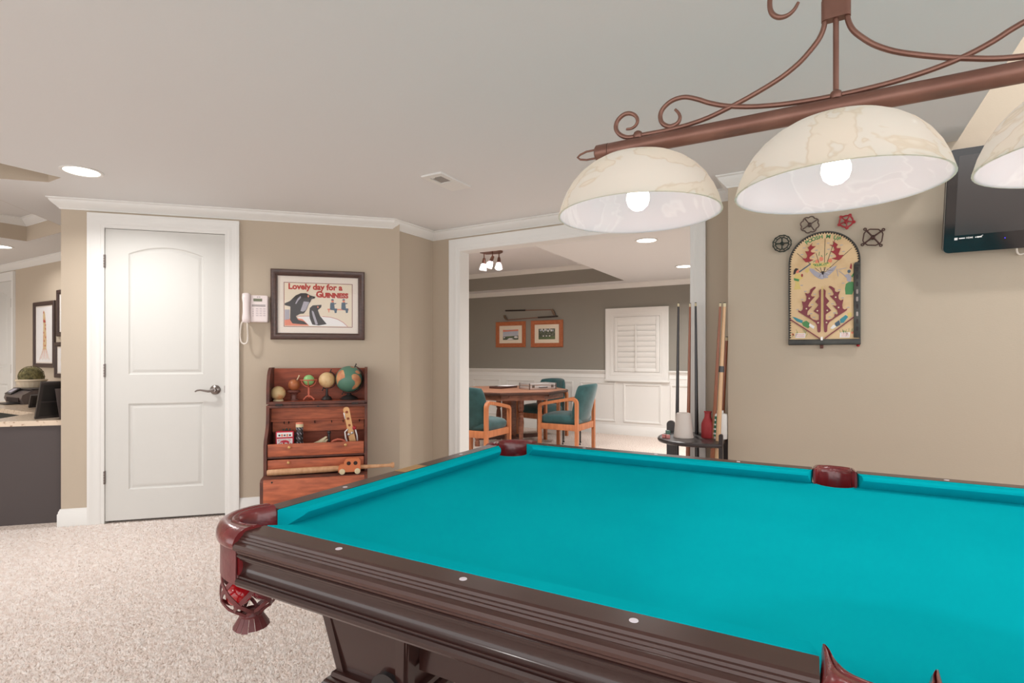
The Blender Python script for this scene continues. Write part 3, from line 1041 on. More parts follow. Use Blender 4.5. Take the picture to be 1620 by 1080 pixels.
for cx in (.300, PU - .300):
    for cy in (.082, PV - .082): table_leg(cx, cy)
bm = new()
for v in (.020, PV - .020 - .03): box(bm, .40, PU - .40, v, v + .03, .550, .690)
for u in (.215, PU - .215 - .03): box(bm, u, u + .03, .18, PV - .18, .550, .690)
obj('frame', bm, 'mahog', table, T=TS)
bm = new(); box(bm, .0, PU, .0, PV, .690, .714); obj('slate', bm, 'ventgray', table, T=TS)

# balls lying in the near-left pocket net
def ball(loc, m, label, num=None):
    b = new(); sphere(b, (0, 0, 0), .0282, 28, 16)
    o = single('billiard_ball', b, m, label, 'ball', loc, 0, 'billiard balls in the corner pocket net')
    if num:
        d = Vector((-loc[0], -loc[1], .15)).normalized()
        rot = d.to_track_quat('Z', 'Y').to_matrix().to_4x4()
        T = rot @ Matrix.Translation((0, .004, .0277))
        b = new(); lathe(b, [(.0115, -.001), (.0105, .0005), (0, .0010)], 20, T); obj('number_disc', b, 'inkw', o)
        b = new(); text_into(b, num, .016, T @ Matrix.Translation((0, -.0055, .0012)), fat=.0004, align='CENTER'); obj('number', b, 'ink', o)
    return o


ball(tworld(-.0590, -.0375, .620), M['balls'], 'bright red ball at the left in the bottom of the leather pocket net')
ball(tworld(-.0125, -.0105, .634), M['ballm'], 'maroon ball numbered 7 at the right in the leather pocket net', '7')
ball(tworld(-.0480, -.0120, .674), M['balls'], 'red ball on top of the other two in the leather pocket net')

# ------------------------------------------------------------------ billiard lamp over the table
LU, LV = 1.098, .559
lampo = thing('billiard_lamp', 'bronze billiard light bar with scrolled rods and three alabaster glass shades', 'hanging lamp', tworld(LU, LV, CZ), TABYAW)
TLM = Matrix.Translation((-LU, 0, -CZ))                    # (u, 0, z) -> lamp frame
def mir(p): return [(2 * LU - x, z) for x, z in p]
def lp(p): return [(x, 0, z) for x, z in p]
BZ = 1.678
bm = new(); cyl(bm, (.592, 0, BZ), (2 * LU - .592, 0, BZ), .0205, seg=28); obj('bar', bm, 'bronze', lampo, T=TLM)
for s in (0, 1):
    xs = [.556, .558, .566, .590, .592] if not s else [2 * LU - x for x in (.556, .558, .566, .590, .592)]
    bm = new()
    lathe(bm, [(0, 0), (.017, 0), (.0212, .004), (.0212, .035), (.0, .035)], 24, Matrix.Translation((xs[0], 0, BZ)) @ Matrix.Rotation(R(90 if not s else -90), 4, 'Y'))
    obj('end_cap', bm, 'bronze', lampo, T=TLM)
    bm = new(); tube(bm, [(x if not s else 2 * LU - x, 0, z) for x, z in ((.558, 1.689), (.530, 1.689), (.512, 1.684), (.504, 1.678), (.512, 1.671), (.530, 1.667), (.558, 1.667))], .0028, 8)
    obj('end_loop', bm, 'bronze', lampo, T=TLM)
RODA = [(1.078, 1.875), (1.075, 1.855), (1.066, 1.834), (1.048, 1.812), (1.026, 1.791), (.992, 1.769), (.947, 1.749), (.907, 1.734), (.879, 1.725), (.837, 1.713), (.793, 1.706), (.748, 1.703), (.709, 1.703), (.668, 1.704),
        (.651, 1.7035), (.635, 1.707), (.620, 1.717), (.611, 1.731), (.611, 1.745), (.619, 1.758), (.634, 1.766), (.650, 1.764), (.663, 1.754), (.667, 1.741), (.661, 1.730), (.650, 1.7255), (.638, 1.7265)]
RODB = [(1.098, 1.704), (1.05, 1.705), (.992, 1.709), (.931, 1.718), (.88, 1.731), (.841, 1.747), (.814, 1.762), (.786, 1.774), (.762, 1.775), (.744, 1.769), (.729, 1.756), (.724, 1.740), (.729, 1.723), (.743, 1.712), (.757, 1.711), (.768, 1.717), (.772, 1.728), (.768, 1.740), (.760, 1.750)]
for rod in (RODA, RODB):
    for s in (0, 1):
        q = smooth_line(rod if not s else mir(rod), 90)
        rr = [.0056 * (1 if i < 70 else 1 - .45 * (i - 70) / 20) for i in range(91)]
        bm = new(); tube(bm, lp(q), rr, 10); obj('scroll_rod', bm, 'bronze', lampo, T=TLM)
TOPS = [(1.080, 1.905), (1.078, 1.96), (1.070, 2.02), (1.045, 2.045), (1.010, 2.035), (.985, 2.005), (.972, 1.965), (.970, 1.935), (.976, 1.916), (.990, 1.905), (1.006, 1.905), (1.019, 1.914), (1.027, 1.927)]
for s in (0, 1):
    bm = new(); tube(bm, lp(smooth_line(TOPS if not s else mir(TOPS), 60)), [.0056 * (1 if i < 44 else 1 - .4 * (i - 44) / 16) for i in range(61)], 10); obj('scroll_rod', bm, 'bronze', lampo, T=TLM)
bm = new(); cyl(bm, (LU, 0, 1.700), (LU, 0, 2.170), .0056, seg=12); obj('stem', bm, 'bronze', lampo, T=TLM)
bm = new(); prism(bm, rrect(LU - .0275, LU + .0275, -.011, .011, .0105, 6), 1.868, 1.912); prism(bm, rrect(LU - .0265, LU + .0265, -.010, .010, .0095, 6), 1.912, 1.930); obj('clasp', bm, 'bronze', lampo, T=TLM, smooth=30)
bm = new(); lathe(bm, [(0, CZ - .001), (.065, CZ - .001), (.064, CZ - .010), (.045, CZ - .022), (.012, CZ - .030), (0, CZ - .030)], 28, Matrix.Translation((LU, 0, 0))); obj('canopy', bm, 'bronze', lampo, T=TLM)
for x in (.668, LU, 2 * LU - .668):
    bm = new(); lathe(bm, [(.011, 1.697), (.012, 1.701), (.0125, 1.706), (.010, 1.712), (.006, 1.715), (0, 1.716)], 16, Matrix.Translation((x, 0, 0))); obj('finial', bm, 'bronze', lampo, T=TLM)
SHP = [(.034, 1.652), (.055, 1.650), (.078, 1.645), (.102, 1.636), (.126, 1.622), (.148, 1.604), (.167, 1.582), (.182, 1.557), (.193, 1.531), (.199, 1.510), (.2015, 1.502)]
for k, x in enumerate((.668, LU, 2 * LU - .668)):
    bm = new()
    inn = [(r_ - .005 * min(1, .35 + i * .1), z - .0045) for i, (r_, z) in enumerate(SHP[:-1])] + [(.1975, 1.5015)]
    lathe(bm, SHP + [inn[-1]], 56, Matrix.Translation((x, 0, 0))); lathe(bm, inn[::-1] + [SHP[0]], 56, Matrix.Translation((x, 0, 0)), mi=1)
    bmesh.ops.remove_doubles(bm, verts=bm.verts, dist=1e-5)
    sh = obj('shade', bm, ['shade', 'shadein'], lampo, T=TLM, smooth=60)
    bm = new(); lathe(bm, [(.0, 1.664), (.016, 1.664), (.024, 1.661), (.036, 1.654), (.041, 1.649), (.040, 1.6485), (.0, 1.6485)], 28, Matrix.Translation((x, 0, 0))); obj('cap', bm, 'bronze', lampo, T=TLM)
    bm = new(); lathe(bm, [(0, 1.647), (.018, 1.645), (.018, 1.598), (0, 1.598)], 16, Matrix.Translation((x, 0, 0))); obj('socket', bm, 'cone', sh, T=TLM)
    bm = new(); lathe(bm, [(.013, 1.600), (.014, 1.590), (.022, 1.572), (.028, 1.553), (.0285, 1.540), (.024, 1.526), (.013, 1.516), (0, 1.5135)], 24, Matrix.Translation((x, 0, 0))); obj('bulb', bm, 'bulb', sh, T=TLM)
    lamp('shade_lamp', 'POINT', (x - LU, 0, 1.520 - CZ), 1.5, .03, parent=lampo)


# ------------------------------------------------------------------ things on the door wall
def framed(t, w, h, fw, depth, fm, matm, matw, zprof=None):
    """frame, mat board and glass around the origin, facing -y; wall at y=0"""
    b = new()
    prof = [(0, 0), (0, -depth * .7), (fw * .15, -depth), (fw * .45, -depth * .85), (fw * .75, -depth * .95), (fw * .85, -depth * .7), (fw, -depth * .6), (fw, 0)]
    sweep(b, [(-w / 2, -h / 2), (w / 2, -h / 2), (w / 2, h / 2), (-w / 2, h / 2)], [(o, k) for o, k in prof], lambda x, y, k: (x, k, y), closed=True, side=-1)
    obj('frame', b, fm, t, smooth=25)
    b = new(); box(b, -w / 2 + fw * .8, w / 2 - fw * .8, -depth * .30, -.001, -h / 2 + fw * .8, h / 2 - fw * .8); obj('mat_board', b, matm, t)
    b = new(); box(b, -w / 2 + fw * .9, w / 2 - fw * .9, -depth * .58, -depth * .52, -h / 2 + fw * .9, h / 2 - fw * .9); obj('glass', b, 'glass', t)
    return -depth * .30


t = thing('framed_poster', 'dark framed beer poster with red lettering above the old wooden chest', 'picture', onA(-.534, 1.5255), 45)
y0 = framed(t, .662, .517, .048, .028, 'frame', 'mat', .04)
def pp(px, py): fx = (px - 180) / 920; return (-.239 + .478 * fx, .1615 - .3225 * (py - 230 - 36 * fx) / (597 - 22 * fx))
def pl(*a): return [pp(*q) for q in a]
MS = ['paper', 'red', 'redline', 'ink', 'inkw', 'inkgray', 'inkblue', 'inkpink']
bm = new(); box(bm, -.2425, .2425, y0 - .0008, y0, -.1645, .1645, mi=2); box(bm, -.2385, .2385, y0 - .0014, y0, -.1605, .1605, mi=0)
y1 = y0 - .0014
poly(bm, pl((345, 690), (520, 690), (700, 700), (820, 710), (930, 745), (1010, 800), (1040, 832), (520, 822)), y1, 4)
for a, b_ in (((345, 692), (520, 690)), ((690, 697), (800, 705)), ((800, 705), (900, 735)), ((900, 735), (980, 780)), ((980, 780), (1040, 835))): stroke(bm, pp(*a), pp(*b_), .003, y1 - .0007, 1)
poly(bm, pl((186, 740), (300, 715), (420, 730), (470, 775), (510, 822), (186, 818)), y1 - .0006, 7)
poly(bm, pl((186, 600), (250, 600), (250, 735), (186, 742)), y1 - .0006, 5)
poly(bm, pl((186, 515), (255, 485), (330, 410), (400, 378), (470, 378), (530, 410), (595, 428), (590, 450), (545, 460), (530, 495), (505, 530), (480, 600), (440, 655), (390, 660), (335, 690), (365, 740), (440, 760), (495, 805), (400, 800), (290, 790), (258, 740), (262, 560), (186, 540)), y1 - .0012, 3)
poly(bm, pl((325, 520), (360, 450), (398, 415), (402, 440), (365, 480), (340, 525)), y1 - .0018, 5)
poly(bm, pl((440, 490), (515, 500), (470, 610), (430, 630), (395, 620)), y1 - .0018, 5)
poly(bm, ell(*pp(500, 420), .006, .009, 10), y1 - .0018, 7)
poly(bm, pl((515, 640), (520, 580), (560, 545), (640, 540), (680, 538), (675, 570), (630, 610), (660, 690), (750, 800), (640, 818), (555, 805), (520, 720)), y1 - .0012, 3)
poly(bm, pl((545, 615), (570, 625), (630, 800), (600, 810), (560, 690)), y1 - .0018, 5)
poly(bm, ell(*pp(630, 568), .005, .008, 10), y1 - .0018, 7)
for x in (830, 985):
    poly(bm, pl((x - 30, 510), (x + 20, 505), (x + 30, 590), (x - 35, 595)), y1 - .0006, 6)
    poly(bm, pl((x - 30, 585), (x + 65, 590), (x + 55, 650), (x + 30, 650), (x + 25, 615), (x - 30, 605)), y1 - .0012, 6)
    poly(bm, ell(*pp(x, 490), .009, .011, 10), y1 - .0006, 7)
    poly(bm, pl((x - 22, 480), (x - 14, 462), (x + 12, 462), (x + 20, 480)), y1 - .0012, 6)
    stroke(bm, pp(x + 5, 530), pp(x + 50, 520), .007, y1 - .0012, 6)
stroke(bm, pp(760, 600), pp(1055, 606), .009, y1 - .0003, 7)
for x in (780, 1035): stroke(bm, pp(x, 605), pp(x, 640), .006, y1 - .0003, 7)
text_into(bm, 'Lovely day for a', .0590, wallT(pp(232, 318)[0], y1 - .0004, pp(232, 318)[1]), 1, fat=.0024)
text_into(bm, 'G', .062, wallT(pp(604, 432)[0], y1 - .0004, pp(604, 432)[1]), 1, fat=.0034)
text_into(bm, 'UINNESS', .0475, wallT(pp(686, 437)[0], y1 - .0004, pp(686, 437)[1]), 1, fat=.0034)
obj('print', bm, MS, t, smooth=0)

# wall phone
t = thing('wall_phone', 'pale corded phone mounted on the wall between door and poster', 'telephone', onA(-.96, 1.49), 45)
bm = new(); prism(bm, rrect(-.075, .082, -.100, .092, .012), -.048, 0, 'y'); obj('base', bm, 'phone', t, smooth=30)
bm = new(); prism(bm, rrect(-.030, .078, -.094, .088, .010), -.056, -.046, 'y'); obj('keypad_panel', bm, 'phone', t, smooth=30)
bm = new(); box(bm, -.012, .046, -.0575, -.056, .048, .068); obj('display', bm, 'lcd', t)
for r_ in range(4):
    for c in range(3):
        bm = new(); prism(bm, rrect(-.008, .008, -.0045, .0045, .002, 2), -.0022, 0, 'y'); k = obj('key', bm, 'phonekey', t); k.location = (.012 + c * .024, -.056, .0 - .005 - r_ * .016)
for r_ in range(4):
    bm = new(); prism(bm, rrect(-.004, .004, -.003, .003, .001, 2), -.002, 0, 'y'); k = obj('key', bm, 'phonekey', t); k.location = (-.014, -.056, -.008 - r_ * .016)
bm = new(); box(bm, -.022, .068, -.0566, -.056, .012, .0155); box(bm, -.022, .068, -.0566, -.056, .020, .0235); cyl(bm, (.014, -.056, .079), (.014, -.0567, .079), .003, seg=10); box(bm, .021, .034, -.0566, -.056, .0775, .0805); obj('index_strip', bm, 'ink', t)
bm = new()
hp = [(-.058, .100), (-.058, .080), (-.058, .045), (-.058, -.045), (-.058, -.085), (-.058, -.107)]
rows = []
for z, wd, y in ((.106, .018, -.066), (.100, .025, -.080), (.070, .026, -.086), (.035, .022, -.083), (-.035, .022, -.083), (-.075, .026, -.086), (-.102, .025, -.080), (-.108, .018, -.066)):
    rows.append([bm.verts.new((-.057 + a * wd, yy, z)) for a, yy in ((-1, -.050), (-1, y + .010), (-.6, y), (.6, y), (1, y + .010), (1, -.050))])
for A, B in zip(rows, rows[1:]):
    for k in range(6): bm.faces.new([A[k], A[(k + 1) % 6], B[(k + 1) % 6], B[k]])
bm.faces.new(rows[0]); bm.faces.new(list(reversed(rows[-1])))
obj('handset', bm, 'phone', t, smooth=60)
pts = [(-.050, -.070, -.105), (-.048, -.070, -.15), (-.047, -.066, -.21), (-.052, -.062, -.245), (-.070, -.06, -.258), (-.090, -.058, -.245), (-.098, -.055, -.21), (-.098, -.048, -.16), (-.094, -.040, -.115), (-.085, -.025, -.095)]
path = smooth_line(pts, 150)
coil = []
for i in range(600):
    f = i / 599 * 150; k = min(int(f), 149); g = f - k
    p = Vector(path[k]).lerp(Vector(path[k + 1]), g)
    d = (Vector(path[k + 1]) - Vector(path[k])).normalized()
    u, w = frame_of(d)
    coil.append(p + (u * math.cos(i * .9) + w * math.sin(i * .9)) * .0045)
bm = new(); tube(bm, coil, .0019, 5); obj('cord', bm, 'cord', t, smooth=60)

# ------------------------------------------------------------------ old wooden chest with globes and toys (door-wall frame: x, -y = out from the wall)
SL, SR = -.857, -.181
chest = thing('wooden_chest', 'old stepped red wooden tool chest with open lid and two drawers, against the tan wall', 'chest', onA((SL + SR) / 2, 0, .02), 45)
CX0 = (SL + SR) / 2
W2 = (SR - SL) / 2
SIDEP = [(0, 0), (-.44, 0), (-.44, .318), (-.425, .332), (-.318, .338), (-.318, .535), (-.305, .570), (-.265, .615), (-.235, .655), (-.222, .700), (-.215, .800), (0, .800)]
LIDP = [(0, .810), (-.215, .810), (-.215, .915), (-.205, .965), (-.185, 1.010), (-.155, 1.042), (-.115, 1.062), (0, 1.062)]
for x in (-W2, W2 - .02):
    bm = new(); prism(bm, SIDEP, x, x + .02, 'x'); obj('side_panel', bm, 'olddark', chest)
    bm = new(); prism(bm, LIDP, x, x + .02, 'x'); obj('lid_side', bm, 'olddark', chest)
I2 = W2 - .02
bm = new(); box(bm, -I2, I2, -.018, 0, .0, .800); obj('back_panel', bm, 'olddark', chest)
bm = new(); box(bm, -I2, I2, -.016, 0, .822, 1.055); obj('lid_back', bm, 'oldwood', chest)
bm = new(); box(bm, -I2, I2, -.213, -.0, .810, .824); obj('lid_shelf', bm, 'oldwood', chest)
bm = new(); box(bm, -I2, I2, -.217, -.209, .806, .826); obj('lid_edge', bm, 'olddark', chest)
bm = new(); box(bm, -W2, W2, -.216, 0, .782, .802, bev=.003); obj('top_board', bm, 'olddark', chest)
bm = new(); box(bm, -I2, I2, -.130, -.112, .690, .786); obj('upper_panel', bm, 'oldwood2', chest)
bm = new(); box(bm, -I2, I2, -.150, -.112, .682, .692); obj('ledge', bm, 'oldwood2', chest)
bm = new(); box(bm, -I2 + .006, I2 - .006, -.120, -.104, .604, .682); obj('lower_panel', bm, 'oldwood2', chest)
bm = new(); box(bm, -I2, I2, -.05, -.03, .40, .61); obj('inner_back', bm, 'oldwood', chest)
for x in (-.235, -.205, -.03, .085, .165, .28):
    bm = new(); tube(bm, [(x, -.122, .680), (x, -.128, .672), (x + .002, -.136, .664), (x + .002, -.142, .670)], .0028, 6); obj('hook', bm, 'iron', chest)
def drawer_front(z0, z1, y, knobs):
    b = new(); box(b, -I2 + .004, I2 - .004, y, y + .018, z0, z1, bev=.004); d = obj('drawer', b, 'oldwood2', chest)
    b = new(); box(b, -I2 + .006, I2 - .006, y + .018, -.05, z0 + .004, z0 + .012); obj('drawer_bottom', b, 'olddark', d)
    for x, z in knobs:
        b = new(); lathe(b, [(0, 0), (.005, 0), (.005, .007), (.010, .012), (.010, .016), (.006, .020), (0, .021)], 16, Matrix.Translation((x, y, z)) @ UP); obj('knob', b, 'brass', d)
drawer_front(.462, .546, -.312, [(-.175, .524), (.190, .526)])
drawer_front(.366, .440, -.310, [(-.180, .420)])
bm = new(); box(bm, -I2, I2, -.300, -.03, .448, .460); obj('divider', bm, 'olddark', chest)
bm = new(); box(bm, -I2, I2, -.43, 0, .325, .337); obj('step_board', bm, 'olddark', chest)
bm = new(); box(bm, -I2, I2, -.443, -.425, .140, .334, bev=.003); obj('front_board', bm, 'oldwood2', chest)
bm = new(); box(bm, -I2, I2, -.441, -.425, .02, .136, bev=.003); obj('front_board', bm, 'oldwood2', chest)
for x in (-.255, .25):
    bm = new(); box(bm, x - .022, x + .022, -.222, -.214, .799, .812); cyl(bm, (x - .022, -.220, .805), (x + .022, -.220, .805), .004, seg=8); obj('hinge', bm, 'iron', chest)
bm = new()
for x, z in ((-.265, .318), (-.05, .205), (.0, .790)): lathe(bm, [(.006, 0), (.005, .003), (0, .004)], 10, Matrix.Translation((x, -.443 if z < .5 else -.216, z)) @ UP)
obj('nail_head', bm, 'iron', chest)['kind'] = 'stuff'

def cw(s, off, z): return onA(s, z, off + .0)
GS = .8245                                        # top of the lid shelf
def globe_T(tilt=23, az=0): return Matrix.Rotation(R(az), 4, 'Z') @ Matrix.Rotation(R(tilt), 4, 'Y')

t = thing('globe', 'small tan globe sitting on a pale ring, leftmost on the chest shelf', 'globe', cw(-.795, .135, GS), 45, 'globes on the chest shelf')
bm = new(); sphere(bm, (0, 0, .056), .050, 28, 21); obj('sphere', bm, 'globetan', t)
bm = new(); lathe(bm, [(.020, .0), (.036, 0), (.036, .006), (.030, .012), (.024, .012)], 24); obj('ring_base', bm, 'ferrule', t)

t = thing('globe', 'little copper brown globe on a carved fluted stand, second from left on the chest shelf', 'globe', cw(-.693, .11, GS), 45, 'globes on the chest shelf')
bm = new(); lathe(bm, [(0, 0), (.030, 0), (.030, .006), (.022, .012), (.020, .04), (.026, .052), (.044, .060), (.046, .068), (.036, .074), (0, .076)], 12); obj('stand', bm, 'carving', t, smooth=10)
bm = new(); sphere(bm, (0, 0, .112), .0405, 26, 16); obj('sphere', bm, 'globebrown', t)
bm = new(); tube(bm, [(.02, 0, .148), (.030, 0, .168), (.036, 0, .182)], [.004, .0035, .005], 8); obj('axis_pin', bm, 'ferrule', t)

t = thing('globe', 'mint green globe cradled in a coral red tripod ring stand on the chest shelf', 'globe', cw(-.592, .115, GS), 45, 'globes on the chest shelf')
bm = new(); sphere(bm, (0, 0, .146), .038, 26, 16); obj('sphere', bm, 'globemint', t)
bm = new(); tube(bm, [(.055 * math.cos(2 * PI * i / 32), .055 * math.sin(2 * PI * i / 32), .147) for i in range(32)], .0045, 6, True); obj('horizon_ring', bm, 'coral', t)
bm = new(); tube(bm, [(.050 * math.cos(R(a)), 0, .147 + .050 * math.sin(R(a))) for a in range(180, 361, 15)], .0045, 8); tube(bm, [(0, .050 * math.cos(R(a)), .147 + .050 * math.sin(R(a))) for a in range(180, 361, 15)], .004, 8); obj('cradle', bm, 'coral', t)
bm = new(); lathe(bm, [(0, .020), (.009, .022), (.007, .04), (.009, .055), (.007, .07), (.006, .099), (0, .1)], 14)
obj('stem', bm, 'coral', t)
for a in (-25, 95, 215):
    bm = new(); c, s = math.cos(R(a)), math.sin(R(a)); tube(bm, [(0, 0, .032), (c * .02, s * .02, .026), (c * .035, s * .035, .012), (c * .044, s * .044, .005)], [.007, .006, .005, .006], 8); obj('leg', bm, 'coral', t)

def stand_globe(t, r, zc, m, base_m, tilt=22):
    b = new(); sphere(b, (0, 0, 0), r, 32, 20); sph = obj('sphere', b, m, t, T=Matrix.Translation((0, 0, zc)) @ Matrix.Rotation(R(tilt), 4, 'Y'))
    b = new()
    lathe(b, [(0, 0), (r * .68, 0), (r * .70, .004), (r * .62, .010), (r * .5, .022), (r * .22, .032), (r * .16, .040), (r * .12, zc - r - .004), (0, zc - r - .004)], 24)
    obj('base', b, base_m, t, smooth=30)
    b = new()
    A = [(math.sin(R(a)) * (r + .008), 0, zc + math.cos(R(a)) * (r + .008)) for a in range(tilt, tilt + 181, 10)]
    tube(b, A, .0032, 8)
    for a in (tilt, tilt + 180):
        s, c = math.sin(R(a)), math.cos(R(a)); cyl(b, (s * (r - .002), 0, zc + c * (r - .002)), (s * (r + .022), 0, zc + c * (r + .022)), .0035, seg=8); sphere(b, (s * (r + .024), 0, zc + c * (r + .024)), .005, 8, 6)
    obj('meridian_arc', b, base_m, t, smooth=60)
    return sph

t = thing('globe', 'cream coloured globe on a fluted black iron base, beside the big green globe', 'globe', cw(-.468, .12, GS), 45, 'globes on the chest shelf')
stand_globe(t, .0565, .146, 'globecream', 'iron')
t = thing('globe', 'largest globe, green seas and orange land, on a black base at the right end', 'globe', cw(-.312, .115, GS), 45, 'globes on the chest shelf')
sph = stand_globe(t, .097, .150, 'globegreen', 'iron', 24)
bm = new()
def land(lonlat, r=.0974):
    P = []
    for lo, la in lonlat:
        lo, la = R(lo), R(la); P.append((lo, la))
    n = 8
    vs = []
    tri = tessellate_polygon([[Vector((p[0], p[1], 0)) for p in P]])
    for t_ in tri:
        def rec(a, b, c, d):
            if d == 0:
                bm.faces.new([bm.verts.new((r * math.cos(q[1]) * math.sin(q[0]), -r * math.cos(q[1]) * math.cos(q[0]), r * math.sin(q[1]))) for q in (a, b, c)])
                return
            ab, bc, ca = [((x[0] + y[0]) / 2, (x[1] + y[1]) / 2) for x, y in ((a, b), (b, c), (c, a))]
            for q in ((a, ab, ca), (ab, b, bc), (ca, bc, c), (ab, bc, ca)): rec(*q, d - 1)
        rec(P[t_[0]], P[t_[1]], P[t_[2]], 3)
land([(-62, 22), (-50, 30), (-38, 24), (-26, 14), (-18, 2), (-28, -8), (-40, -22), (-50, -38), (-56, -46), (-58, -30), (-66, -8), (-70, 8)])
land([(8, 30), (22, 36), (38, 34), (52, 26), (64, 12), (60, 0), (56, -16), (48, -30), (38, -36), (32, -24), (34, -8), (26, 4), (12, 8), (4, 21)])
land([(14, 44), (30, 40), (48, 42), (60, 50), (40, 60), (20, 56)])
land([(-40, 62), (-10, 66), (10, 72), (-20, 78), (-50, 72)])
land([(-150, 20), (-120, 40), (-100, 20), (-110, -20), (-140, -10)])
o = obj('continent', bm, 'globeland', sph, T=Matrix.Translation((0, 0, .150)) @ Matrix.Rotation(R(24), 4, 'Y'), smooth=0); o['kind'] = 'stuff'

# things in the open tray and drawers
TZ = .476
t = thing('tin_box', 'small red and white tin lettered FUN standing in the open drawer', 'tin box', cw(-.734, .245, TZ), 45)
bm = new(); box(bm, -.058, .058, -.018, .018, 0, .147, bev=.004); obj('body', bm, 'tin', t)
bm = new(); MT = ['tin', 'inkw', 'ink', 'inkpink']
box(bm, -.050, .050, -.0188, -.018, .004, .140, mi=1)
poly(bm, [(-.052, .098), (.052, .098), (.052, .110), (-.052, .108)], -.0189, 0)
poly(bm, arc(0, .042, .045, 0, 180, 21) + [(-.045, .03), (.045, .03)], -.0189, 0)
for i in range(9): box(bm, -.042 + i * .0100, -.039 + i * .0100, -.0194, -.0189, .078, .094, mi=2 if i % 2 else 0)
for i in range(5): poly(bm, ell(-.034 + i * .017, .121, .007, .006 + .003 * (i % 2), 9), -.0190, 3 if i % 2 else 2)
text_into(bm, 'FUN', .036, wallT(0, -.0198, .045), 1, fat=.0012, align='CENTER')
obj('print', bm, MT, t, smooth=0)

t = single('kaleidoscope', lathe(lathe(lathe(new(), [(0, 0), (.023, 0), (.023, .172), (0, .172)], 24), [(0, .172), (.0255, .172), (.0255, .194), (0, .194)], 24, mi=1), [(0, .194), (.026, .194), (.026, .200), (.020, .205), (0, .206)], 24, mi=2),
           [M['cueblack'], M['ferrule'], M['inkpink']], 'dark patterned tube with a cream and orange cap beside the red tin', 'toy', cw(-.640, .24, TZ), 45)
bm = new()
for i in range(7):
    for j in range(5):
        a = 2 * PI * i / 7 + .45 * (j % 2)
        T = Matrix.Rotation(a, 4, 'Z') @ Matrix.Translation((0, -.0232, .03 + j * .033)) @ UP @ Matrix.Rotation(R(40), 4, 'Z')
        box(bm, -.002, .002, -.009, .009, 0, .0006, T)
o = obj('pattern', bm, 'inkgray', t); o['kind'] = 'stuff'
bm = new()
gp = []
for i in range(18):
    for f, r_ in ((0, .058), (.35, .058), (.45, .070), (.75, .070), (.85, .058)):
        a = 2 * PI * (i + f) / 18; gp.append((r_ * math.cos(a), r_ * math.sin(a)))
slab(bm, [gp, arc(0, 0, .040, 0, 360, 24)[:-1]], -.005, .005); cyl(bm, (0, 0, -.009), (0, 0, .009), .014)
for k in range(4): box(bm, .010, .043, -.004, .004, -.004, .004, Matrix.Rotation(PI / 2 * k, 4, 'Z'))
single('gear_wheel', bm, 'greenblack', 'toothed dark green iron gear standing behind the red tin', 'gear', cw(-.728, .205, TZ + .092), 45, rot=(R(86), 0, R(45)))
t = thing('tool_handle', 'short black cylindrical handle standing in the open drawer', 'tool', cw(-.445, .235, TZ), 45)
bm = new(); cyl(bm, (0, 0, 0), (0, 0, .118), .0095, seg=16); obj('grip', bm, 'cueblack', t)
bm = new(); lathe(bm, [(0, .118), (.010, .118), (.013, .122), (.013, .134), (.009, .138), (0, .138)], 16); cyl(bm, (0, 0, .100), (0, 0, .106), .0105, seg=16); obj('cap', bm, 'cueblack', t)
bm = new(); prism(bm, [(-.055, 0), (-.02, .014), (.035, .046), (.045, .040), (-.005, -.004)], -.006, .006, 'y'); prism(bm, [(-.03, -.004), (.035, .004), (.05, .022), (.042, .026)], .002, .012, 'y')
single('pliers', bm, 'ferrule', 'pale jaws of a tool poking out of the open drawer', 'tool', cw(-.50, .25, TZ + .056), 45)
bm = new(); tube(bm, [(-.05, 0, -.012), (-.03, 0, .008), (0, 0, .018), (.03, 0, .014), (.05, 0, .0)], .008, 8)
single('wooden_scoop', bm, 'coral', 'curved orange wooden handle lying in the open drawer', 'tool', cw(-.385, .26, TZ + .060), 45)

t = thing('wooden_ratchet', 'pale wooden stick with three holes and a red ball leaning in the open drawer', 'toy', cw(-.272, .255, TZ + .005), 45, rot=(0, R(-11), R(45)))
bm = new()
slab(bm, [[(x, z) for x, z in arc(0, .285, .0215, 0, 180, 12) + [(-.020, .17), (-.022, .0), (.022, .0), (.020, .17)]], ell(0, .270, .010, .010, 14), ell(0, .222, .010, .010, 14), ell(0, .174, .009, .009, 14)], -.007, .007)
obj('stick', bm, 'lightwood', t, T=UP)
bm = new(); box(bm, -.024, -.016, -.010, .010, .225, .27, bev=.002); obj('clip', bm, 'alu', t)
for x in (-.038, .034):
    bm = new(); tube(bm, [(x * .4, -.012, .150), (x, -.014, .135), (x * 1.1, -.014, .09), (x * .9, -.012, .04)], .006, 8); obj('spring', bm, 'alu', t)
bm = new(); sphere(bm, (.030, -.020, .150), .0145, 16, 10); obj('bead', bm, 'redpaint', t)
bm = new(); sphere(bm, (-.016, -.014, .112), .010, 12, 8); sphere(bm, (.008, -.014, .118), .010, 12, 8); obj('bell', bm, 'alu', t)

